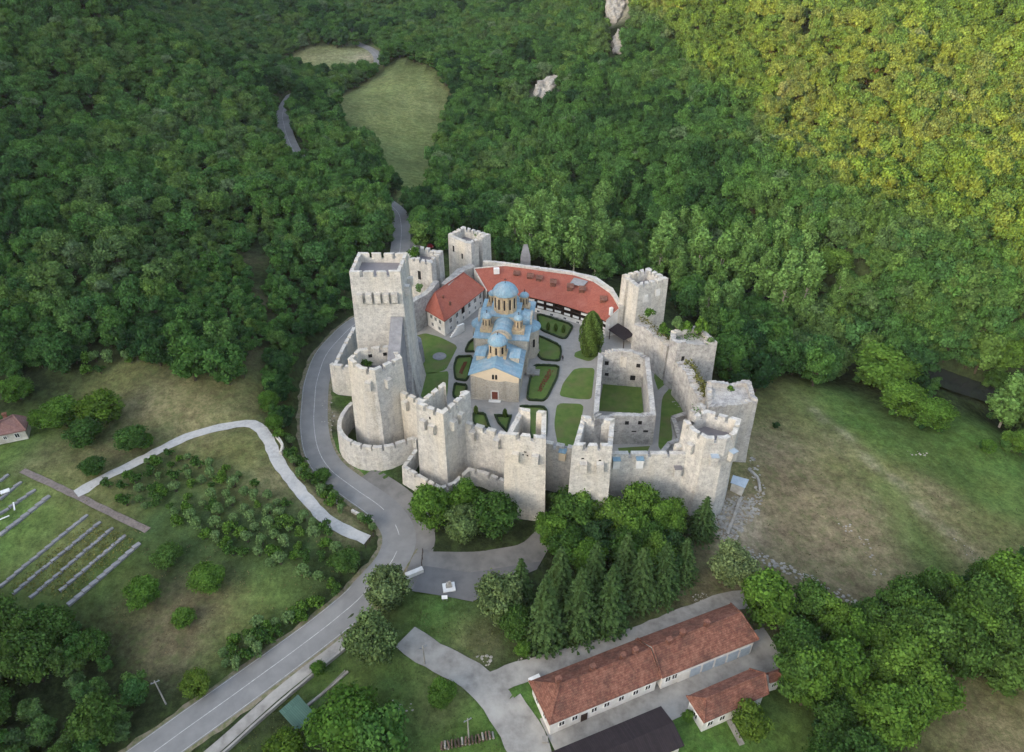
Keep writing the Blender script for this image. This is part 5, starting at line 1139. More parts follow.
for t in [
 (430,505,50,9.5,'green','fresh green round tree nearest the road bend, below the gate tower'),(463,523,44,8.5,'pale','pale blossoming tree between two greener ones below the gate tower'),(463,500,42,9,'green2','green tree tucked against the wall foot left of the middle tower'),(494,512,56,11,'mid2','round full tree against the wall, left of the middle square tower'),
 (571,513,56,10,'mid','broad green tree at the foot of the two square towers'),(567,543,50,9,'mid2','green tree below the broad one, beside the parking apron'),(613,517,46,10,'green','bright green tree under the wall right of the two square towers'),(640,505,48,11,'green','tallest bright green tree under the wall near the corner tower'),(668,520,44,10,'green2','bright green tree just left of the small dark conifer'),(648,535,46,9,'mid','green tree in front of the bright ones, above the spruces'),(624,548,44,9,'mid2','green tree at the centre of the clump above the spruces'),(600,540,44,9,'dark','dark green tree in the middle of the clump below the wall'),(672,552,42,9,'dark','dark green tree at the right end of the clump below the wall'),
 (586,500,44,10,'green2','green tree touching the left front of the square tower below the hall'),(588,557,44,9,'green','light green tree just above the middle spruces'),(655,556,44,9.5,'green2','fresh green tree between the clump and the right-hand spruces'),(630,528,46,10,'green','bright crown in the middle of the clump below the wall'),(552,528,40,8.5,'green2','fresh green tree overhanging the parking apron'),
 (500,598,54,10.5,'pale','pale blossoming tree at the edge of the parking apron, left of the spruces'),(517,622,38,8,'mid','olive green tree below the pale one beside the lane'),(523,648,20,3.5,'green','small bright bush-like tree where the driveway meets the lane'),
 (385,588,50,9.5,'pale','pale grey-green tree beside the road junction'),(373,640,58,10.5,'pale','large pale grey-green tree beside the footpath, below the junction'),(345,722,84,10,'green','big green tree at the bottom edge beside the shelter'),(285,752,50,6,'yellow','yellow-green tree at the bottom edge left of the big green one'),(318,668,18,3,'green','small green bush beside the footpath above the shelter'),
 (441,694,34,4.5,'green2','small round tree on the lawn left of the driveway'),(735,566,52,9.5,'pale','pale blossoming tree below the scree of the corner tower'),(768,596,62,10.5,'green','full green tree beside the far end of the long house'),(801,645,56,10,'mid','dark green round tree right of the long house'),(752,719,44,6.5,'yellow','round yellow-green tree in front of the small house'),
 (688,716,14,2.5,'green','small shrub-like tree between the hall and the small house'),
 (100,407,48,7.5,'yellow','bright green tree nearest the cottage'),(60,412,44,7.5,'green','green tree right beside the cottage'),(82,432,40,6.5,'mid','darker green tree below the bright one by the cottage'),(92,465,28,4.5,'mid2','green tree at the upper end of the gravel path'),(132,437,40,5.5,'mid','low green tree left of the gravel path bend'),(42,418,26,5,'green2','small green tree touching the cottage roof'),(15,388,34,6,'green','green tree at the left edge above the cottage'),(145,440,18,3.5,'green','small round bright tree beside the upper gravel path'),
 (142,592,42,5.0,'green','large round bush-tree left in the dry orchard corner'),(208,578,40,5.0,'green2','round bush-tree right in the dry orchard corner'),(166,555,34,4.2,'mid','rounded bush-tree near the cobbled path end'),(183,617,26,3.4,'green','smallest round bush-tree in the dry orchard corner'),(196,683,34,4.5,'yellow','yellow-green little tree beside the main road'),
 (322,475,20,2.5,'mid','shrubby tree on the bank above the road bend'),(346,560,34,4.2,'mid2','dense shrub-tree at the junction of gravel path and road'),(268,400,24,5,'green','bright tree at the top of the gravel path bend'),(275,422,20,4,'green2','small bright tree on the bank at the gravel path bend'),
 (885,368,72,11,'green2','broad tree at the river edge of the meadow'),(903,396,50,9,'green','darker tree just below the broad riverside tree'),(934,412,46,8,'green','lowest of the three riverside trees at the meadow edge'),(989,446,18,3.5,'green','little round tree beside the pale-trunked poplar'),(776,425,9,1.6,'dark','tiny lone shrub on the meadow right of the fortress'),
 (1000,378,30,6,'mid','rounded tree between the stream and the pale-trunked poplar'),(1016,440,30,6,'green2','rounded bright tree under the poplar at the right edge'),(1012,352,40,10,'green','bright green tree above the poplar at the right edge'),(836,260,40,9,'green2','pale green tree at the back of the poplar stand'),(590,225,30,0,'',''),
]:
    if t[4]: tree(*t[:5], t[5], name=B if t[3] > 4 else 'small_tree')
x, y = P(590, 354, 0); put('thuja', x, y, 12.5, 1.22, 'thuja', 'tall conical thuja in the yard at the end of the galleried residence', z=0)
for px_, py_, hh, w, lab in [(545,612,15,42,'tall spruce at the left front of the row beside the lane'),(521,583,11,28,'dark young spruce behind the pale tree by the parking apron'),(580,602,15,40,'second big spruce from the left in the row above the long house'),(611,598,14.5,38,'third big spruce from the left in the row above the long house'),(641,577,13,36,'spruce in the right half of the row, behind the front ones'),(664,570,12,36,'spruce near the right end of the row above the long house'),(560,578,14,36,'spruce standing behind the two left front ones'),(595,572,13,34,'spruce standing behind the middle of the row'),(625,562,13,32,'dark spruce between the green clump and the row'),(684,560,10,30,'last spruce at the right end of the row'),(704,517,9.5,29,'lone small dark conifer at the foot of the corner tower')]:
    tree(px_, py_, w, hh, 'spruce0' if px_ % 2 else 'spruce1', lab, 'spruce', frac=.45)
for px_, py_, hh, w, lab in [(722,262,20,30,'tall poplar at the left of the stand behind the fortress'),(700,258,19,32,'poplar beside the tall right-hand tower'),(745,268,21,30,'poplar in the middle of the stand behind the fortress'),(786,284,22,34,'poplar with a bare pale trunk showing, right in the stand'),(808,282,20,32,'poplar at the right end of the stand behind the fortress'),(660,250,18,30,'light green poplar directly behind the tall right-hand tower'),(765,275,20,26,'slim poplar between two wider ones right in the stand'),
      (530,236,16,28,'leftmost poplar of the stand behind the long roof'),(552,238,17,30,'second poplar from the left behind the long roof'),(575,240,17,30,'third poplar from the left behind the long roof'),(597,243,16,28,'rightmost poplar of the stand behind the long roof'),(1014,398,14,38,'tall poplar with a leaning pale trunk at the right edge of the meadow')]:
    tree(px_, py_, w * 1.1, hh * 1.15, 'poplar0' if px_ % 2 else 'poplar1', lab, 'poplar', frac=.6)
for px_, py_, lab in ((548,330,'leftmost clipped little cypress in the lawn before the galleries'),(555.6,331,'middle clipped little cypress in the lawn before the galleries'),(563.4,332.5,'rightmost clipped little cypress in the lawn before the galleries'),(476,414,'small columnar cypress left of the path below the church door'),(505,417,'small columnar cypress right of the path below the church door')):
    x, y = P(px_, py_, 0); put('thuja', x, y, 2.4, .22, 'cypress', lab, z=.03)
for k, (px_, py_, z, h, w, lab) in enumerate([(676,326,11.5,4.5,.36,'left green sapling growing on the overgrown tower'),(684,328,11.4,4,.34,'middle green sapling growing on the overgrown tower'),(700,326,11.5,6,.36,'tallest green sapling growing on the overgrown tower'),(711,342,11,2.5,.22,'low tuft of bush on the corner of the overgrown tower'),(665,330,9.6,4,.28,'sapling on the ruined wall between the two right towers'),(415,254,13.0,4.2,.42,'green bush growing inside the ruined tower behind the keep'),(476,236,12.6,2.2,.2,'tuft of bush on top of the squat pale tower'),(732,390,9.3,2,.2,'tuft of bush on top of the broad ruined tower'),(367,362,14.1,2.2,.25,'green bush on the deck of the many-sided tower'),(420,288,7.6,2.5,.3,'bush at the wall behind the keep'),(648,312,10.8,3,.3,'scrub at the top of the ruined wall by the tall right tower')]):
    x, y = P(px_, py_, z + h * .4); put('bush2' if k % 3 else 'bush0', x, y, h * 5.5, w * 5, 'sapling' if h > 3 else 'bush', lab, 'plant', z=z, parts=True)
# overgrown crests
def tufts(name, pts, label, n=60, w=1.0, lm='leaf_yellow', s=.18):
    rng = np.random.default_rng(5); Cs = []
    for i in range(len(pts) - 1):
        a, b = np.array(pts[i]), np.array(pts[i + 1])
        for k in range(n): t = rng.uniform(); Cs.append(a + (b - a) * t + np.array((rng.normal(0, w), rng.normal(0, w), abs(rng.normal(0, .25)))))
    C_ = np.array(Cs); V = sprays(C_, np.tile([0, 0, 1.], (len(C_), 1)), s, rng, .6); me = mesh_np(name, V, None, np.repeat(rng.uniform(0, 1, len(C_)), 4), [lm]); o = bpy.data.objects.new(name, me); COL.objects.link(o); tag(o, label, 'weeds', kind='stuff')
M['weed'] = foliage('dry_weeds', [(.12,.13,.03), (.16,.15,.05)])
tufts('weeds', [V3(687,362,9.3), V3(696,374,9.0), V3(704,388,8.8), V3(706,396,9)], 'dry yellow weeds along the crest of the high ruined wall', 260, .55, 'weed')
tufts('weeds', [V3(640,317,10.3), V3(653,328,9.8), V3(668,341,9.6)], 'weeds along the crest of the ruined wall below the tall right tower', 160, .5, 'weed')
tufts('weeds', [V3(671,334,11.6), V3(690,336,11.6), V3(705,332,11.6)], 'weeds on the top of the overgrown tower', 200, 1.2, 'leaf_green')
tufts('weeds', [V3(702,424,10.6), V3(696,406,10)], 'sparse weeds on the wall stub above the corner tower', 40, .5, 'leaf_green')
# orchard and bank shrubs
def pix_in(x, y, z, poly): a, b, d = proj(x, y, z); return inpoly(a, b, poly)
orch = [(104,486),(165,452),(232,468),(290,508),(350,545),(362,562),(340,590),(300,575),(250,565),(215,548),(170,520),(120,505)]
k = 0
rows = []
for i in range(1600):
    px_, py_ = random.uniform(95, 375), random.uniform(450, 600)
    if not inpoly(px_, py_, orch): continue
    x, y = G(px_, py_)
    if any((x - a) ** 2 + (y - b) ** 2 < 2.0 ** 2 for a, b in rows): continue
    if math.hypot(x - ROADS['gravel_path'][0][:, 0].mean(), 0) < 0: continue
    if np.min(np.hypot(ROADS['gravel_path'][0][:, 0] - x, ROADS['gravel_path'][0][:, 1] - y)) < 2.6: continue
    rows.append((x, y))
for x, y in rows[:190]:
    s = random.uniform(.7, 1.35); put(('bush0', 'bush0', 'bush1', 'bush2')[k % 4], x, y, 13 * s, 1.2 * s, 'orchard_bush', 'low leafy green bush in the old orchard between gravel path and road', 'bush', 'orchard bushes between the gravel path and the road', parts=False); k += 1
for poly, n, lab, grp, s0 in (([(262,440),(275,425),(300,450),(340,492),(378,520),(374,532),(345,515),(300,478)], 26, 'shrub on the grassy bank between gravel path and road bend', 'shrubs on the bank above the road bend', 1.0),
                         ([(225,648),(255,628),(300,610),(335,590),(345,598),(290,635),(240,668),(222,668)], 24, 'scrubby shrub in the hedge line along the main road', 'shrubs of the hedge line along the main road', 1.0),
                         ([(60,385),(120,372),(200,372),(250,385),(262,352),(230,340),(120,355),(60,365)], 26, 'bush at the foot of the wooded slope above the dry meadow', 'bushes at the foot of the wooded slope', 1.2)):
    c = 0; done = []
    for i in range(800):
        px_, py_ = random.uniform(min(p[0] for p in poly), max(p[0] for p in poly)), random.uniform(min(p[1] for p in poly), max(p[1] for p in poly))
        if not inpoly(px_, py_, poly): continue
        x, y = G(px_, py_)
        if any((x - a) ** 2 + (y - b) ** 2 < 1.8 for a, b in done): continue
        if any(np.min(np.hypot(ROADS[q][0][:, 0] - x, ROADS[q][0][:, 1] - y)) < ROADS[q][2] / 2 + .8 for q in ('main_road', 'gravel_path')): continue
        done.append((x, y)); s = random.uniform(.7, 1.3) * s0; put(('bush0', 'bush1', 'bush2')[c % 3], x, y, 14 * s, 1.2 * s, 'shrub', lab, 'shrub', grp, parts=False); c += 1
        if c >= n: break
# ------------------------------------------------------------------ forest
far_forest = []
FOREST = [[(-200,-300),(1300,-300),(1300,470),(1030,430),(1024,405),(985,372),(940,366),(930,395),(908,380),(868,350),(838,370),(785,366),(770,384),(738,380),(724,350),(714,318),(672,300),(668,262),(640,262),(620,268),(560,262),(500,256),(490,224),(448,224),(444,244),(430,240),(402,242),(392,246),(350,250),(347,300),(342,322),(318,346),(303,385),(298,430),(284,430),(272,405),(268,372),(262,340),(240,362),(205,372),(160,362),(120,352),(60,358),(20,372),(-200,390)],
          [(-200,592),(18,596),(60,606),(95,640),(128,668),(150,700),(140,745),(128,790),(-200,900)],
          [(782,612),(820,600),(834,618),(880,606),(905,592),(960,578),(1000,572),(1200,560),(1200,676),(1000,680),(950,690),(910,705),(905,740),(890,820),(808,830),(822,720),(806,690),(775,660)],
          [(322,735),(345,695),(385,700),(392,745),(380,820),(300,820)]]
HOLES = [[(334,104),(345,92),(375,70),(400,55),(428,64),(448,84),(450,104),(441,128),(437,150),(432,180),(418,196),(404,196),(398,172),(372,142),(345,127)],
         [(285,52),(300,42),(352,38),(370,48),(376,62),(350,68),(330,70),(300,64)], [(238,255),(262,250),(280,268),(262,280),(240,272)], [(246,292),(278,290),(282,302),(252,304)], [(602,-20),(630,-20),(632,34),(606,36)], [(608,30),(628,30),(628,62),(610,62)], [(526,78),(556,68),(562,90),(546,108),(530,106)], [(970,236),(998,232),(1010,246),(985,252)],
         [(935,365),(990,372),(1000,400),(960,396),(935,385)]]
POP = [[(655,240),(700,228),(830,255),(845,300),(820,335),(700,318),(668,300)], [(512,225),(560,208),(608,214),(615,262),(560,262),(512,255)]]
rpaths = [(ROADS[k][0], ROADS[k][2]) for k in ('main_road', 'footpath', 'driveway', 'back_lane', 'gravel_path')]
rall = np.concatenate([p for p, w in rpaths]); rw = np.concatenate([np.full(len(p), w / 2 + 1.6) for p, w in rpaths])
rvr = ROADS['river'][0]
cand = []
def slope(x, y): return max(0, (H(x, y + 3) - H(x, y - 3)) / 6)
for PASS in range(3):
  yy = 35.0
  while yy < 1250:
      s = 5.2 if yy < 260 else 6.2 if yy < 420 else 7.5 if yy < 700 else 10
      hw = (yy * .95 + 60) * .80
      xx = -hw
      while xx < hw:
          x = xx + random.uniform(-.42, .42) * s; y = yy + random.uniform(-.42, .42) * s; xx += s
          if PASS and random.random() > slope(x, y) * 1.6 - (PASS - 1) * .8: continue
          z = H(x, y); pr = proj(x, y, z)
          if not (-90 < pr[0] < 1114 and -140 < pr[1] < 800): continue
          left = x < -40 and yy < 230
          small = left and random.random() < .72
          h = random.uniform(4.0, 7.5) if small else random.uniform(7.5, 13.5) * (1.1 if x > 60 else 1)
          a, b, d = proj(x, y, z + h * .5)
          if not any(inpoly(a, b, q) for q in FOREST): continue
          if any(inpoly(a, b, q) for q in HOLES): continue
          if yy < 560 and yy > 240 and inpoly(x, y, field): continue
          if np.min(np.hypot(rall[:, 0] - x, rall[:, 1] - y) - rw) < (h * .18 if yy < 225 else -.6): continue
          if yy < 300 and np.min(np.hypot(rvr[:, 0] - x, rvr[:, 1] - y)) < (5.5 if (a > 920 and yy < 185) else 2.2): continue
          if inpoly(x, y, court): continue
          if inpoly(a, b, [(340,270),(350,240),(700,240),(760,380),(740,560),(340,480)]) and y < 200 and -40 < x < 50: continue
          if any((x - q[0]) ** 2 + (y - q[1]) ** 2 < (q[2] * .75 + h * .12) ** 2 for q in near): continue
          w = (h / 10) ** .6 * random.uniform(.80, 1.15) * (s / 6.0 if s > 6.0 else 1) * (.85 if small else 1)
          if inpoly(a, b, [(150,225),(300,190),(338,240),(330,310),(262,342),(180,330)]) and random.random() < (.72 if not small else .35): continue
          if (inpoly(a, b, POP[0]) or inpoly(a, b, POP[1])) and random.random() < .4: small = random.choice(('poplar0', 'poplar1')); h = random.uniform(14, 20); w = h / 10 * random.uniform(.95, 1.25)
          if a < -20 or a > 1044 or b < -30 or b > 775: vis = 0
          else: vis = 1
          cand.append((d / (w * (1 if vis else .001)), x, y, z, h, w, a, b, vis, small))
      yy += s * .87
cand.sort(key=lambda c: c[0])
n_b = sum(1 for o in bpy.data.objects if o.name.split('.')[0] in ('broadleaf_tree', 'small_tree'))
NI = 300 - n_b
keys = ['forest0', 'forest1', 'forest2', 'forest3']
def region(a, b):
    if b > 560 and a < 420: return ('tree in the dark grove at the lower left corner', 'trees of the lower left grove') if a < 200 else ('tree in the thicket at the bottom edge beside the shelter', 'trees of the thicket by the shelter')
    if b > 500: return ('leafy tree in the dense grove right of the small house', 'trees of the lower right grove')
    if a < 262: return ('tree on the wooded slope left of the fortress', 'trees on the left slope')
    if a < 360: return ('tree in the dark strip along the outer side of the left road', 'trees along the left road')
    if a < 660: return ('tree in the woods behind the fortress', 'trees behind the fortress')
    return ('tree in the woods between the meadow and the lit hillside', 'trees of the riverside woods')
for i, c in enumerate(cand[:NI]):
    _, x, y, z, h, w, a, b, vis, small = c
    lab, grp = region(a, b)
    rr_ = random.random(); right = b > 560 and a > 700; darkL = b > 580 and a < 200
    key = (('green', 'mid', 'green2', 'mid2')[i % 4] if right else ('dark', 'mid', 'mid2')[i % 3] if darkL else keys[i % 4])
    if isinstance(small, str): put(small, x, y, h, w, 'poplar', 'light green poplar of the tall stand behind the fortress', 'tree', 'poplars of the stand behind the fortress', z=z); continue
    put(key, x, y, h, w * (4.1 / CR.get(key, 4.1)), B, lab, 'tree', grp, z=z)
rest = cand[NI:]
V, lv, inn, L_ = broad(99, nleaf=1300, h=10, rad=4.6, lobes=13, size=.34, base=-.1, squash=.8); make_proto('understorey', V, lv, inn, trunk_mb(6, L_, 99), 'leaf_forest', 'bark'); keys += ['understorey', 'poplar0', 'poplar1', 'silver']
under = []
while len(under) < 2300:
    a, b = random.uniform(-30, 1054), random.uniform(-20, 770) if random.random() < .2 else random.uniform(180, 460)
    if not any(inpoly(a, b - 6, q) for q in FOREST) or any(inpoly(a, b, q) for q in HOLES): continue
    x, y = G(a, b)
    if y > 430 or inpoly(x, y, court) or inpoly(x, y, field): continue
    if np.min(np.hypot(rall[:, 0] - x, rall[:, 1] - y) - rw) < .8: continue
    if np.min(np.hypot(rvr[:, 0] - x, rvr[:, 1] - y)) < (5.0 if (a > 920 and y < 185) else 2): continue
    if -42 < x < 48 and 105 < y < 172 : continue
    s_ = random.uniform(.30, .62); under.append((0, x, y, H(x, y), 10 * s_, s_ * .85, 0, 0, 0, 'u'))
for (nx0, ny0, nr0) in near:
    if ny0 > 60 and not (inpoly(nx0, ny0, court) or inpoly(nx0, ny0, parking)):
        pr = proj(nx0, ny0, H(nx0, ny0))
        if pr[0] > 820 and pr[1] < 470:
            for _ in range(4): a = random.uniform(0, 6.28); x, y = nx0 + math.cos(a) * nr0 * .6, ny0 + math.sin(a) * nr0 * .6; s_ = random.uniform(.18, .34); under.append((0, x, y, H(x, y), 10 * s_, s_ * .8, 0, 0, 0, 'u'))
rest = rest + under
print('forest: individuals', NI, 'rest', len(rest))
PC = bpy.data.collections.new('forest_kinds')     # never linked to the scene: only a source for the forest's own nodes
for ki_, k in enumerate(keys):
    PC.objects.link(bpy.data.objects.new('kind_%d_%s' % (ki_, k), PRO[k][2]))
me = bpy.data.meshes.new('forest'); me.vertices.add(len(rest)); me.vertices.foreach_set('co', np.array([(c[1], c[2], c[3]) for c in rest], float).ravel())
for nm, ty, vals in (('kind_index', 'INT', [4 if c[9] == 'u' else 5 if c[9] == 'poplar0' else 6 if c[9] == 'poplar1' else 7 if random.random() < .018 else random.randrange(4) for c in rest]), ):
    a = me.attributes.new(nm, ty, 'POINT'); a.data.foreach_set('value', vals)
a = me.attributes.new('turn', 'FLOAT_VECTOR', 'POINT'); a.data.foreach_set('vector', [v for _ in rest for v in (random.gauss(0, .09), random.gauss(0, .09), random.uniform(0, 6.28))])
a = me.attributes.new('size', 'FLOAT_VECTOR', 'POINT'); a.data.foreach_set('vector', np.array([(c[5], c[5], c[4] / 10) for c in rest], float).ravel())
fo = bpy.data.objects.new('forest', me); COL.objects.link(fo); tag(fo, 'dense deciduous forest covering the hillsides and the valley behind', 'forest', kind='stuff')
g = bpy.data.node_groups.new('forest_nodes', 'GeometryNodeTree'); g.interface.new_socket('Geometry', in_out='INPUT', socket_type='NodeSocketGeometry'); g.interface.new_socket('Geometry', in_out='OUTPUT', socket_type='NodeSocketGeometry')
N = g.nodes; L = g.links; gi = N.new('NodeGroupInput'); go = N.new('NodeGroupOutput'); ip = N.new('GeometryNodeInstanceOnPoints'); ci = N.new('GeometryNodeCollectionInfo')
ci.inputs['Collection'].default_value = PC; ci.inputs['Separate Children'].default_value = True; ci.inputs['Reset Children'].default_value = True
def attr(n, ty):
    a = N.new('GeometryNodeInputNamedAttribute'); a.data_type = ty; a.inputs['Name'].default_value = n; return [o for o in a.outputs if o.enabled and o.name == 'Attribute'][0]
ip.inputs['Pick Instance'].default_value = True
L.new(gi.outputs[0], ip.inputs['Points']); L.new(ci.outputs[0], ip.inputs['Instance']); L.new(attr('kind_index', 'INT'), ip.inputs['Instance Index']); L.new(attr('turn', 'FLOAT_VECTOR'), ip.inputs['Rotation']); L.new(attr('size', 'FLOAT_VECTOR'), ip.inputs['Scale']); L.new(ip.outputs[0], go.inputs[0])
md = fo.modifiers.new('forest', 'NODES'); md.node_group = g
# ------------------------------------------------------------------ small things
def rocks(name, poly, n, smin, smax, label, cat='rocks', m='rock', zoff=0.0, kind='stuff', flat=.6, lift=None):
    mb = MB(); xs = [p[0] for p in poly]; ys = [p[1] for p in poly]; k = 0
    while k < n:
        a, b = random.uniform(min(xs), max(xs)), random.uniform(min(ys), max(ys))
        if not inpoly(a, b, poly): k += .02; continue
        k += 1; x, y = G(a, b) if lift is None else P(a, b, lift); z = H(x, y) if lift is None else lift; s = random.uniform(smin, smax) * random.uniform(.6, 1); vs = []; o_ = random.uniform(0, 3)
        for j, (q, zz) in enumerate(((1, -.3), (1.05, .25), (.6, .75))):
            for i in range(6): t = 6.283 * i / 6 + o_; w = q * s * random.uniform(.7, 1.2); vs.append((x + w * math.cos(t), y + w * .8 * math.sin(t), z + zz * s * flat + zoff))
        mb.add(vs, [(j * 6 + i, j * 6 + (i + 1) % 6, (j + 1) * 6 + (i + 1) % 6, (j + 1) * 6 + i) for j in range(2) for i in range(6)] + [tuple(range(12, 18))])
    return tag(mb.build(name, m), label, cat, kind=kind)
rocks('scree', [(722,500),(738,495),(758,500),(752,520),(735,540),(716,540),(712,520)], 420, .08, .55, 'pale limestone scree below the lower right corner tower')
rocks('scree', [(752,455),(762,470),(765,490),(757,520),(748,520),(756,490),(748,465)], 90, .1, .45, 'line of pale boulders running down right of the corner tower')
rocks('boulders', [(742,545),(760,552),(800,570),(838,588),(862,604),(858,609),(830,595),(790,575),(752,558),(740,550)], 150, .15, .5, 'tumbled dry-stone boulders in a line across the meadow foot')
rocks('stones', [(836,518),(850,522),(852,534),(840,530)], 14, .08, .3, 'scattered pale stones in the dry meadow'); rocks('stones', [(858,536),(866,536),(882,575),(874,578)], 26, .08, .3, 'pale stones in a line down the dry meadow')
rocks('stones', [(905,450),(930,452),(932,457),(910,455)], 18, .1, .35, 'whitish stony patch in the upper meadow'); rocks('stones', [(950,535),(975,545),(985,570),(975,572)], 24, .06, .2, 'pale stones along the worn track in the right meadow')
rocks('stones', [(322,400),(336,402),(332,432),(322,428)], 50, .1, .35, 'rubble beside the road left of the curved outer wall'); rocks('stones', [(392,700),(418,705),(412,716),(390,712)], 12, .1, .3, 'few white stones on the lawn left of the driveway')
rocks('stones', [(476,655),(492,655),(490,668),(478,666)], 22, .15, .4, 'white stones where the driveway meets the lane'); rocks('stones', [(515,660),(532,656),(532,664),(516,666)], 14, .12, .3, 'stones along the lower edge of the spruces')
rocks('stones', [(692,595),(705,592),(712,604),(696,606)], 50, .06, .2, 'pale gravel heap beside the lane behind the long house'); rocks('stones', [(673,398),(684,398),(682,408),(672,405)], 22, .1, .35, 'stones on the grass beside the low foundation', lift=.03)
rocks('stones', [(445,366),(452,368),(450,372),(444,371)], 12, .1, .25, 'stones at the lawn edge left of the church', lift=.03)
def cliff(label, pts, zoff):
    mb = MB(); n = len(pts); c = [PY(a, b, Y) for a, b, Y in pts]; cx = sum(p[0] for p in c) / n; cy_ = sum(p[1] for p in c) / n; czz = sum(p[2] for p in c) / n
    rings = [c]
    for k, (s, f) in enumerate(((.82, 5), (.5, 8))): rings.append([(cx + (p[0] - cx) * s + random.uniform(-1, 1), cy_ + (p[1] - cy_) * s - f * .6 + random.uniform(-1, 1), czz + (p[2] - czz) * s + random.uniform(-1.5, 1.5)) for p in c])
    back = [(p[0], p[1] + 14, p[2] - 6) for p in c]; rings = [back] + rings; vs = [v for r in rings for v in r]
    mb.add(vs, [(k * n + i, k * n + (i + 1) % n, (k + 1) * n + (i + 1) % n, (k + 1) * n + i) for k in range(3) for i in range(n)] + [tuple(range(3 * n, 4 * n))]); o = mb.build('cliff', 'rock')
    md = o.modifiers.new('s', 'SUBSURF'); md.subdivision_type = 'SIMPLE'; md.levels = md.render_levels = 3
    t = bpy.data.textures.new('crag', 'CLOUDS'); t.noise_scale = 4; dm = o.modifiers.new('d', 'DISPLACE'); dm.texture = t; dm.strength = 5; dm.mid_level = .5; dm.texture_coords = 'GLOBAL'
    tag(o, label, 'cliff')
def Yg(a, b): return G(a, b)[1] - 4
for lab, q in (('upper white cliff on the far slope at the top of the picture', [(608,16),(606,2),(609,-8),(622,-8),(626,4),(624,13),(615,24)]), ('lower narrow white cliff on the far slope', [(615,52),(613,42),(618,30),(624,32),(624,45),(620,54)]), ('grey rock slab on the far riverbank slope', [(534,98),(538,82),(556,75),(555,87),(545,100)])):
    Y0 = Yg(sum(a for a, b in q) / len(q), max(b for a, b in q) - 2); cliff(lab, [(a, b, Y0 + (max(y for _, y in q) - b) * 1.0) for a, b in q], 0)
# vineyard-like bed kerbs and plants
beds = [((0,588),(88,515)),((13,595),(101,522)),((30,599),(113,528)),((60,592),(126,535)),((68,606),(140,543)),((0,482),(9,475)),((0,500),(22,482)),((0,515),(36,490)),((0,536),(50,496))]
bl = ['upper-left long plant bed kerb below the cobbled path', 'second long bed kerb from the left below the cobbled path', 'middle long bed kerb below the cobbled path', 'short bed kerb between two longer ones below the cobbled path', 'broadest bed kerb, rightmost below the cobbled path', 'tiny end of a bed kerb at the left picture edge', 'short bed kerb carrying white boards', 'bed kerb just left of the last one above the lawn strip', 'longest of the bed kerbs left of the cobbled path']
for (a, b), lab in zip(beds, bl):
    p0, p1 = G(*a), G(*b); L_ = math.hypot(p1[0] - p0[0], p1[1] - p0[1]); n = max(2, int(L_ / 1.5)); rz = math.atan2(p1[1] - p0[1], p1[0] - p0[0]); mb = MB()
    for k in range(n):
        x, y = lerp(p0, p1, (k + .5) / n); w = .85 if 'broadest' in lab or 'longest' in lab else .6; mb.box((x + random.uniform(-.04, .04), y + random.uniform(-.04, .04), H(x, y) + .12), (L_ / n * .97, w, .5), rz + random.uniform(-.02, .02))
    tag(mb.build('bed_kerb', 'slate'), lab, 'kerb')
for (q, lab) in (([(10,588),(92,520),(138,541),(66,602)], 'low flowering plants growing in rows between the bed kerbs'),):
    rng = np.random.default_rng(3); Cs = []
    while len(Cs) < 1500:
        a, b = random.uniform(5, 140), random.uniform(515, 605)
        if inpoly(a, b, q): x, y = G(a, b); Cs.append((x, y, H(x, y) + random.uniform(.05, .45)))
    C_ = np.array(Cs); V = sprays(C_, np.tile([0, 0, 1.], (len(C_), 1)), .13, rng, .6); o = bpy.data.objects.new('bed_plants', mesh_np('bed_plants', V, None, np.repeat(rng.uniform(0, 1, len(C_)), 4), ['weed'])); COL.objects.link(o); tag(o, lab, 'plants', kind='stuff')
def board(px, py, l, w, rz, label, m='white', h=.12, z=.5, name='board'):
    x, y = G(px, py); mb = MB(); mb.box((x, y, H(x, y) + z), (l, w, h), rz); return tag(mb.build(name, m), label, name.replace('_', ' '))
board(6, 493, 1.6, 1.1, .6, 'white panel lying on a bed kerb at the left edge', h=.2, name='panel'); board(15, 508, .25, 2.6, .6, 'white cross-shaped board in the beds at the left edge'); board(4, 520, 2.2, .25, .7, 'pale green-white board on a bed at the left edge')
# meadow tufts
def tuft_stuff(name, poly, n, label, size, lm, hz=.25, avoid=True):
    rng = np.random.default_rng(len(name) + n); Cs = []; xs = [p[0] for p in poly]; ys = [p[1] for p in poly]; tries = 0
    while len(Cs) < n and tries < n * 5:
        tries += 1; a, b = random.uniform(min(xs), max(xs)), random.uniform(min(ys), max(ys))
        if not inpoly(a, b, poly): continue
        x, y = G(a, b)
        if avoid and np.min(np.hypot(rall[:, 0] - x, rall[:, 1] - y) - rw) < -.9: continue
        if inpoly(x, y, parking): continue
        r_ = random.randint(3, 7)
        for _ in range(r_): Cs.append((x + random.gauss(0, .35), y + random.gauss(0, .35), H(x, y) + random.uniform(.02, hz)))
    C_ = np.array(Cs); V = sprays(C_, np.tile([0, 0, 1.], (len(C_), 1)), size, rng, .7); o = bpy.data.objects.new(name, mesh_np(name, V, None, np.repeat(rng.uniform(0, 1, len(C_)), 4), [lm])); COL.objects.link(o); tag(o, label, 'grass', kind='stuff')
M['grass_leaf'] = foliage('rough_grass', [(.07,.095,.03), (.09,.10,.04)], tr=.1); M['dry_leaf'] = foliage('dry_grass', [(.15,.12,.06), (.17,.14,.075)], tr=.1)
tuft_stuff('meadow_tufts', [(740,470),(780,375),(860,400),(940,440),(1030,440),(1030,570),(900,585),(780,570)], 1500, 'rough grass tufts over the meadow right of the fortress', .10, 'grass_leaf')
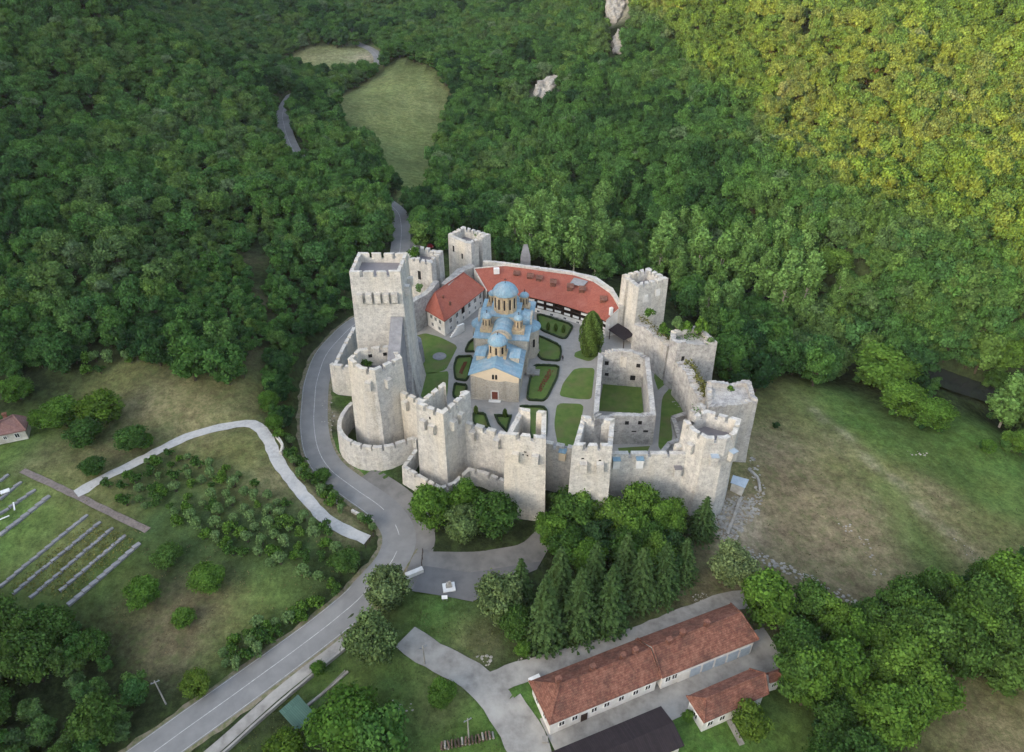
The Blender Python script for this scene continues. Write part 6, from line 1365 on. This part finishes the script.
tuft_stuff('dry_tufts', [(120,380),(250,370),(262,415),(300,480),(360,540),(340,600),(200,680),(100,610),(150,560),(60,500)], 1500, 'rough dry grass of the left meadows', .10, 'dry_leaf')
tuft_stuff('roadside_grass', [(205,752),(345,625),(400,660),(520,752)], 1100, 'green grass and weeds between road, footpath and driveway', .09, 'grass_leaf')
tuft_stuff('verge_grass', [(410,600),(500,590),(520,650),(560,650),(700,590),(740,600),(700,560),(560,610),(480,665),(412,632)], 800, 'grass under the trees around the spruce row', .10, 'grass_leaf')
# monument on the parking strip
x, y = G(449, 588); r = thing('monument', 'white stone monument on a square slab beside the parking apron', 'monument', (x, y, parkz(x, y)))
z = parkz(x, y); mb = MB(); mb.box((x, y, z + .12), (2.2, 1.9, .3), .2); mb.build('plinth', 'white', r)
mb = MB(); mb.box((x, y + .1, z + .75), (1.1, .7, 1.0), .2, taper=.75); mb.box((x + .15, y, z + 1.45), (.6, .45, .6), .5, taper=.6); mb.build('statue', 'rock', r); rebase(r)
x, y = G(445, 601); r = thing('sign_board', 'small white sign board just below the monument', 'sign', (x, y, H(x, y))); z = H(x, y)
mb = MB(); mb.slab([(x - .5, y - .3, z + .9), (x + .5, y - .2, z + .9), (x + .45, y + .25, z + 1.3), (x - .55, y + .15, z + 1.3)], .06); mb.build('panel', 'white', r)
for dx in (-.35, .35): mb = MB(); mb.tube((x + dx, y, z - .2), (x + dx, y, z + 1.0), .04, n=5); mb.build('leg', 'metal', r)
rebase(r)
# gate posts and low wall by the parking entrance
mb = MB(); a, b = G(406, 578), G(423, 571); mb.box(((a[0] + b[0]) / 2, (a[1] + b[1]) / 2, H(*a) + .4), (math.hypot(b[0] - a[0], b[1] - a[1]), .9, 1.1), math.atan2(b[1] - a[1], b[0] - a[0])); tag(mb.build('low_wall', 'plaster'), 'short white low wall at the corner of the parking apron', 'wall')
def fence(name, pts, label, h=1.1, m='wood', gap=1.6, rails=(.5, .95)):
    P0 = [G(*p) for p in pts]; r = thing(name, label, 'fence', (*P0[0], H(*P0[0]))); pa = []
    for i in range(len(P0) - 1):
        L_ = math.hypot(P0[i + 1][0] - P0[i][0], P0[i + 1][1] - P0[i][1]); n = max(1, round(L_ / gap)); pa += [lerp(P0[i], P0[i + 1], k / n) for k in range(n)]
    pa.append(P0[-1])
    for p in pa: mb = MB(); mb.box((p[0], p[1], H(*p) + h / 2 - .1), (.14, .14, h + .2)); mb.build('post', m, r)
    mb = MB()
    for i in range(len(pa) - 1):
        for z in rails: mb.tube((*pa[i], H(*pa[i]) + h * z), (*pa[i + 1], H(*pa[i + 1]) + h * z), .05, n=5)
    mb.build('rail', m, r); rebase(r); return r
fence('gate', [(422,566),(423,553)], 'dark barrier fence at the mouth of the parking apron', 1.2); fence('gate', [(366,548),(374,537)], 'dark gate closing the lower end of the gravel path', 1.2)
fence('guard_rail', [(270,752),(345,697),(360,680)][:2] and [(316,700),(345,672)], 'pale rail of the little channel beside the shelter', .5, 'concrete')
# retaining walls
def low_wall(name, pts, w, h, label, m='concrete', lift=0.0, cat='wall'):
    p = smooth_path([G(*q) for q in pts], 1.2); mb = MB(); tg = np.gradient(p, axis=0); tg /= np.linalg.norm(tg, axis=1)[:, None]; vs = []
    for i in range(len(p)):
        z = H(*p[i]); nx_, ny_ = -tg[i][1] * w / 2, tg[i][0] * w / 2; hh = h * random.uniform(.92, 1.06)
        vs += [(p[i][0] - nx_, p[i][1] - ny_, z - .5), (p[i][0] + nx_, p[i][1] + ny_, z - .5), (p[i][0] + nx_, p[i][1] + ny_, z + hh), (p[i][0] - nx_, p[i][1] - ny_, z + hh)]
    fs = [(4 * i + j, 4 * i + (j + 1) % 4, 4 * i + 4 + (j + 1) % 4, 4 * i + 4 + j) for i in range(len(p) - 1) for j in range(4)] + [(0, 1, 2, 3), (len(vs) - 1, len(vs) - 2, len(vs) - 3, len(vs) - 4)]
    mb.add(vs, fs); return tag(mb.build(name, m), label, cat)
low_wall('parapet_wall', [(222,756),(280,704),(345,650)], .35, .7, 'long pale parapet along the right side of the footpath', 'concrete'); low_wall('parapet_wall', [(300,712),(325,692),(348,672)], .4, .3, 'pale edge of the narrow channel right of the shelter')
low_wall('retaining_wall', [(277,438),(283,447),(281,455)], .5, .9, 'short stone retaining wall on the bank at the gravel path bend', 'stone'); low_wall('retaining_wall', [(328,498),(340,505)], .5, .7, 'upper piece of pale stone edging above the road bend', 'stone'); low_wall('retaining_wall', [(352,512),(374,523)], .5, .7, 'lower piece of pale stone edging above the road bend', 'stone')
low_wall('garden_wall', [(719,702),(742,745)], .9, .12, 'pale concrete strip path below the small house', 'concrete', cat='path'); low_wall('garden_wall', [(785,690),(800,680),(812,672)], .5, .5, 'low wall leading away from the tiny annex', 'concrete')
low_wall('yard_wall', [(540,352),(533,352),(528,354)], .5, .6, 'low pale steps-like wall at the right side of the church', 'concrete')
low_wall('field_wall', [(792,611),(835,613),(878,608)], 1.2, .25, 'long pale slab wall at the foot of the meadow', 'concrete')
low_wall('brick_edge', [(748,470),(757,478),(760,492)], .5, .5, 'curving pale stone edging right of the corner tower', 'rock'); low_wall('brick_edge', [(740,500),(733,520),(727,535)], .6, .5, 'pale stone edging down the slope below the corner tower', 'rock')
# paved yard between the long house and the hall
yard = [G(*p) for p in [(548,748),(640,690),(662,682),(762,643),(790,655),(770,668),(692,700),(690,712),(702,735),(692,742),(676,712),(661,706),(560,752)]]
mb = MB(); pth = smooth_path([G(552,745), G(600,722), G(662,694), G(720,668), G(778,650)], 1.5)
ribbon('paved_yard', pth, 8.5, 'concrete', .12)['kind'] = 'structure'
ribbon('paved_yard', smooth_path([G(512,700), G(535,735), G(545,770)], 1.5), 3.2, 'concrete', .125)['kind'] = 'structure'
board(534.5, 681, 1.9, .8, .45, 'white flat box at the upper left corner of the long house', h=.9, name='box', z=.45); board(545, 741, .9, .9, 0, 'small round-ish concrete well cover at the lower left corner of the long house', 'concrete', h=.7, z=.3, name='well_cover')
# open tin shed next to the corner tower
r = thing('tin_shed', 'little grey-blue tin-roofed lean-to at the foot of the corner tower', 'shed', (*P(740,482,-3), -5)); mb = MB()
mb.slab([V3(733,475,-1.6), V3(749,479.5,-2.0), V3(745,488,-2.3), V3(730.5,482.5,-1.9)], .12); mb.build('roof', 'tin', r)
c4 = [P(735,477,-2), P(747,480,-2), P(744,486,-2.4), P(732,482,-2.2)]; mb = MB(); mb.prism(ccw(c4), -7, -2.25); mb.build('wall', 'dirty_plaster', r); rebase(r)
# poles
for (px_, py_, h, lab) in ((166,704,6.5,'pale utility pole beside the main road at the lower left'), (469,740,6,'metal lamp pole on the lawn left of the driveway'), (425,664,5,'thin pole on the lawn above the driveway')):
    x, y = G(px_, py_); z = H(x, y); r = thing('utility_pole', lab, 'pole', (x, y, z)); mb = MB(); mb.tube((x, y, z - .4), (x, y, z + h), .13, .09, 8); mb.build('post', 'concrete', r); mb = MB(); mb.box((x, y, z + h - .4), (1.3, .1, .12), .5)
    for k in (-.5, 0, .5): mb.tube((x + k * .88, y + k * .48, z + h - .34), (x + k * .88, y + k * .48, z + h - .12), .05, n=5)
    mb.build('crossarm', 'metal', r); rebase(r)
# woodpile
r = thing('woodpile', 'stack of split logs on the lawn at the bottom edge', 'woodpile', (*G(465, 742), -8)); a, b = G(440, 748), G(493, 736)
for k in range(46):
    t = (k // 3 + .5) / 15.5; x, y = lerp(a, b, t); zz = H(x, y) + .18 + (k % 3) * .26; rz = math.atan2(b[1] - a[1], b[0] - a[0]) + math.pi / 2 + random.uniform(-.25, .25); c = (math.cos(rz) * .55, math.sin(rz) * .55); mb = MB(); mb.tube((x - c[0], y - c[1], zz), (x + c[0], y + c[1], zz), random.uniform(.11, .19), n=7); mb.build('log', random.choice(['log', 'bark', 'log', 'bark_pale']), r)
rebase(r)
# cars
def car(px, py, rz, paint, label, z=None):
    x, y = G(px, py); z = H(x, y) if z is None else z; z += .08; r = thing('parked_car', label, 'car', (x, y, z)); r.rotation_euler.z = rz
    prof = [(-2.05,.35),(-2.1,.75),(-1.95,.95),(-1.35,1.02),(-.75,1.45),(.65,1.48),(1.35,1.02),(2.0,.9),(2.1,.6),(2.05,.35)]
    def sect(pr, w0, w1, name, m, parent):
        mb = MB(); n = len(pr); vs = []
        for s_ in (-1, 1):
            for a, b in pr: w = w0 if b < 1.03 else w1; vs.append((a, s_ * w, b))
        mb.add(vs, [tuple(range(n)), tuple(range(n, 2 * n))[::-1]] + [(i, n + i, n + (i + 1) % n, (i + 1) % n) for i in range(n)]); return mb.build(name, m, parent)
    b = sect(prof, .86, .68, 'body', paint, r); w = sect([(-1.28,1.03),(-.76,1.38),(.62,1.41),(1.26,1.03)], .80, .70, 'windows', 'glass', r)
    for dx in (-1.3, 1.3):
        for s_ in (-1, 1): mb = MB(); mb.tube((dx, s_ * .70, .33), (dx, s_ * .90, .33), .33, n=14); o = mb.build('wheel', 'tyre', r); mb = MB(); mb.tube((dx, s_ * .89, .33), (dx, s_ * .915, .33), .18, n=10); mb.build('rim', 'metal', o)
    for s_ in (-.6, .6): mb = MB(); mb.box((2.06, s_, .7), (.08, .32, .16)); mb.build('headlight', 'white', r)
    return r
car(428.5, 247, -1.0, 'red', 'red car parked on the roadside beyond the ruined tower'); car(421, 243, -1.0, 'carwhite', 'white car parked next to the red one beyond the ruined tower')
# a visitor on the yard path
def person(px, py, label, z=0.0, face=0.0):
    x, y = P(px, py, z); me = bpy.data.meshes.new('person')
    V = [(0,0,.95),(0,0,1.15),(0,0,1.36),(0,.01,1.5),(0,0,1.63),(0,0,1.74), (.1,0,.88),(.12,.03,.5),(.13,-.02,.07),(.13,.14,.04), (-.1,0,.88),(-.12,-.03,.5),(-.13,-.1,.07),(-.13,.05,.04), (.2,0,1.4),(.27,-.02,1.13),(.27,.06,.88), (-.2,0,1.4),(-.27,.02,1.13),(-.26,.1,.88), (.27,.09,.78), (-.26,.13,.78)]
    E = [(0,1),(1,2),(2,3),(3,4),(4,5),(0,6),(6,7),(7,8),(8,9),(0,10),(10,11),(11,12),(12,13),(2,14),(14,15),(15,16),(2,17),(17,18),(18,19),(16,20),(19,21)]
    rad = [.15,.14,.16,.06,.10,.09,.10,.07,.045,.04,.10,.07,.045,.04,.07,.05,.035,.07,.05,.035,.03,.03]
    me.from_pydata(V, E, []); o = bpy.data.objects.new('person', me); COL.objects.link(o); o.modifiers.new('sk', 'SKIN'); me.skin_vertices.new() if not me.skin_vertices else None
    for i, sv in enumerate(me.skin_vertices[0].data): sv.radius = (rad[i], rad[i] * .85); sv.use_root = i == 0
    s = o.modifiers.new('ss', 'SUBSURF'); s.levels = s.render_levels = 2; me.materials.append(M['cloth']); o.location = (x, y, z); o.rotation_euler.z = face; tag(o, label, 'person')
    mb = MB(); mb.lathe((0, 0, 1.62), [(.02, -.13), (.085, -.05), (.10, .03), (.02, .14)], 12); h = mb.build('head', 'skin', o)
    mb = MB(); mb.lathe((0, -.02, 1.66), [(.105, -.03), (.11, .04), (.07, .11), (.02, .13)], 12); mb.build('hair', 'wood', o)
person(562.5, 361, 'person in dark clothes walking on the path between the yard lawns', .01, 2.6)
# round stone basin on the lawn left of the church
x, y = P(439.5, 356.5, 0); mb = MB(); n = 28
mb.lathe((x, y, 0), [(1.75, 0), (1.75, .14), (1.5, .14), (1.5, .05)], n); tag(mb.build('stone_ring', 'slate'), 'flat round stone ring set in the lawn left of the church', 'stone ring')
mb = MB(); x, y = P(538, 327, .5); mb.tube((x, y, 0), (x, y, 1.4), .12, n=6); mb.box((x, y, 1.1), (1.0, .2, .25), .4); mb.box((x, y, 1.6), (.3, .3, .4)); tag(mb.build('white_sculpture', 'white'), 'small white cross-shaped sculpture on the lawn right of the apse', 'sculpture')
# ------------------------------------------------------------------ air
HZ = 1
if HZ:
    mb = MB(); x0, x1, y0, y1, z0, z1 = XS[0] - 20, XS[-1] + 20, YS[0] - 20, YS[-1] + 20, float(GZ.min()) - 6, float(GZ.max()) + 40
    mb.box(((x0 + x1) / 2, (y0 + y1) / 2, (z0 + z1) / 2), (x1 - x0, y1 - y0, z1 - z0)); m = bpy.data.materials.new('thin_haze'); t = nt(m); t.nodes.remove(t.nodes['Principled BSDF']); v = t.nodes.new('ShaderNodeVolumePrincipled')
    v.inputs['Density'].default_value = HZD; v.inputs['Color'].default_value = (.72, .83, 1, 1); v.inputs['Anisotropy'].default_value = .2; t.links.new(v.outputs[0], t.nodes['Material Output'].inputs['Volume'])
    o = mb.build('haze', m); tag(o, 'thin bluish evening haze lying over the whole valley', 'haze', kind='stuff')
# ------------------------------------------------------------------ light, sky, camera
w = bpy.data.worlds.new('World'); SC.world = w; w.use_nodes = True; N = w.node_tree.nodes; L = w.node_tree.links
sk = N.new('ShaderNodeTexSky'); sk.sky_type = 'NISHITA'; sk.sun_disc = False; sk.sun_elevation = SUN_EL; sk.sun_rotation = math.atan2(SUN[0], SUN[1]); sk.air_density = 1.0; sk.dust_density = 3.5; sk.ozone_density = 1.0
hs = N.new('ShaderNodeHueSaturation'); hs.inputs['Saturation'].default_value = .68; L.new(sk.outputs[0], hs.inputs['Color']); L.new(hs.outputs[0], N['Background'].inputs[0]); N['Background'].inputs[1].default_value = .15
sl = bpy.data.lights.new('sun', 'SUN'); sl.energy = 2.6; sl.angle = R(.5); sl.color = (1.0, .41, .04); so = bpy.data.objects.new('sun', sl); COL.objects.link(so)
from mathutils import Vector
so.rotation_euler = Vector(SUN).to_track_quat('Z', 'Y').to_euler()
cd = bpy.data.cameras.new('camera'); cd.sensor_width = 36; cd.lens = F / 1024 * 36; cd.clip_end = 6000; cd.clip_start = .5; co = bpy.data.objects.new('camera', cd); COL.objects.link(co); co.location = (0, 0, CZ); co.rotation_euler = (R(90) - PITCH, 0, 0); SC.camera = co
SC.view_settings.view_transform = 'Standard'; SC.view_settings.look = 'None'; SC.view_settings.exposure = EXPO; SC.view_settings.gamma = 1
SC.cycles.max_bounces = 5; SC.cycles.diffuse_bounces = 3; SC.cycles.volume_bounces = 0; SC.cycles.transmission_bounces = 2; SC.cycles.transparent_max_bounces = 4
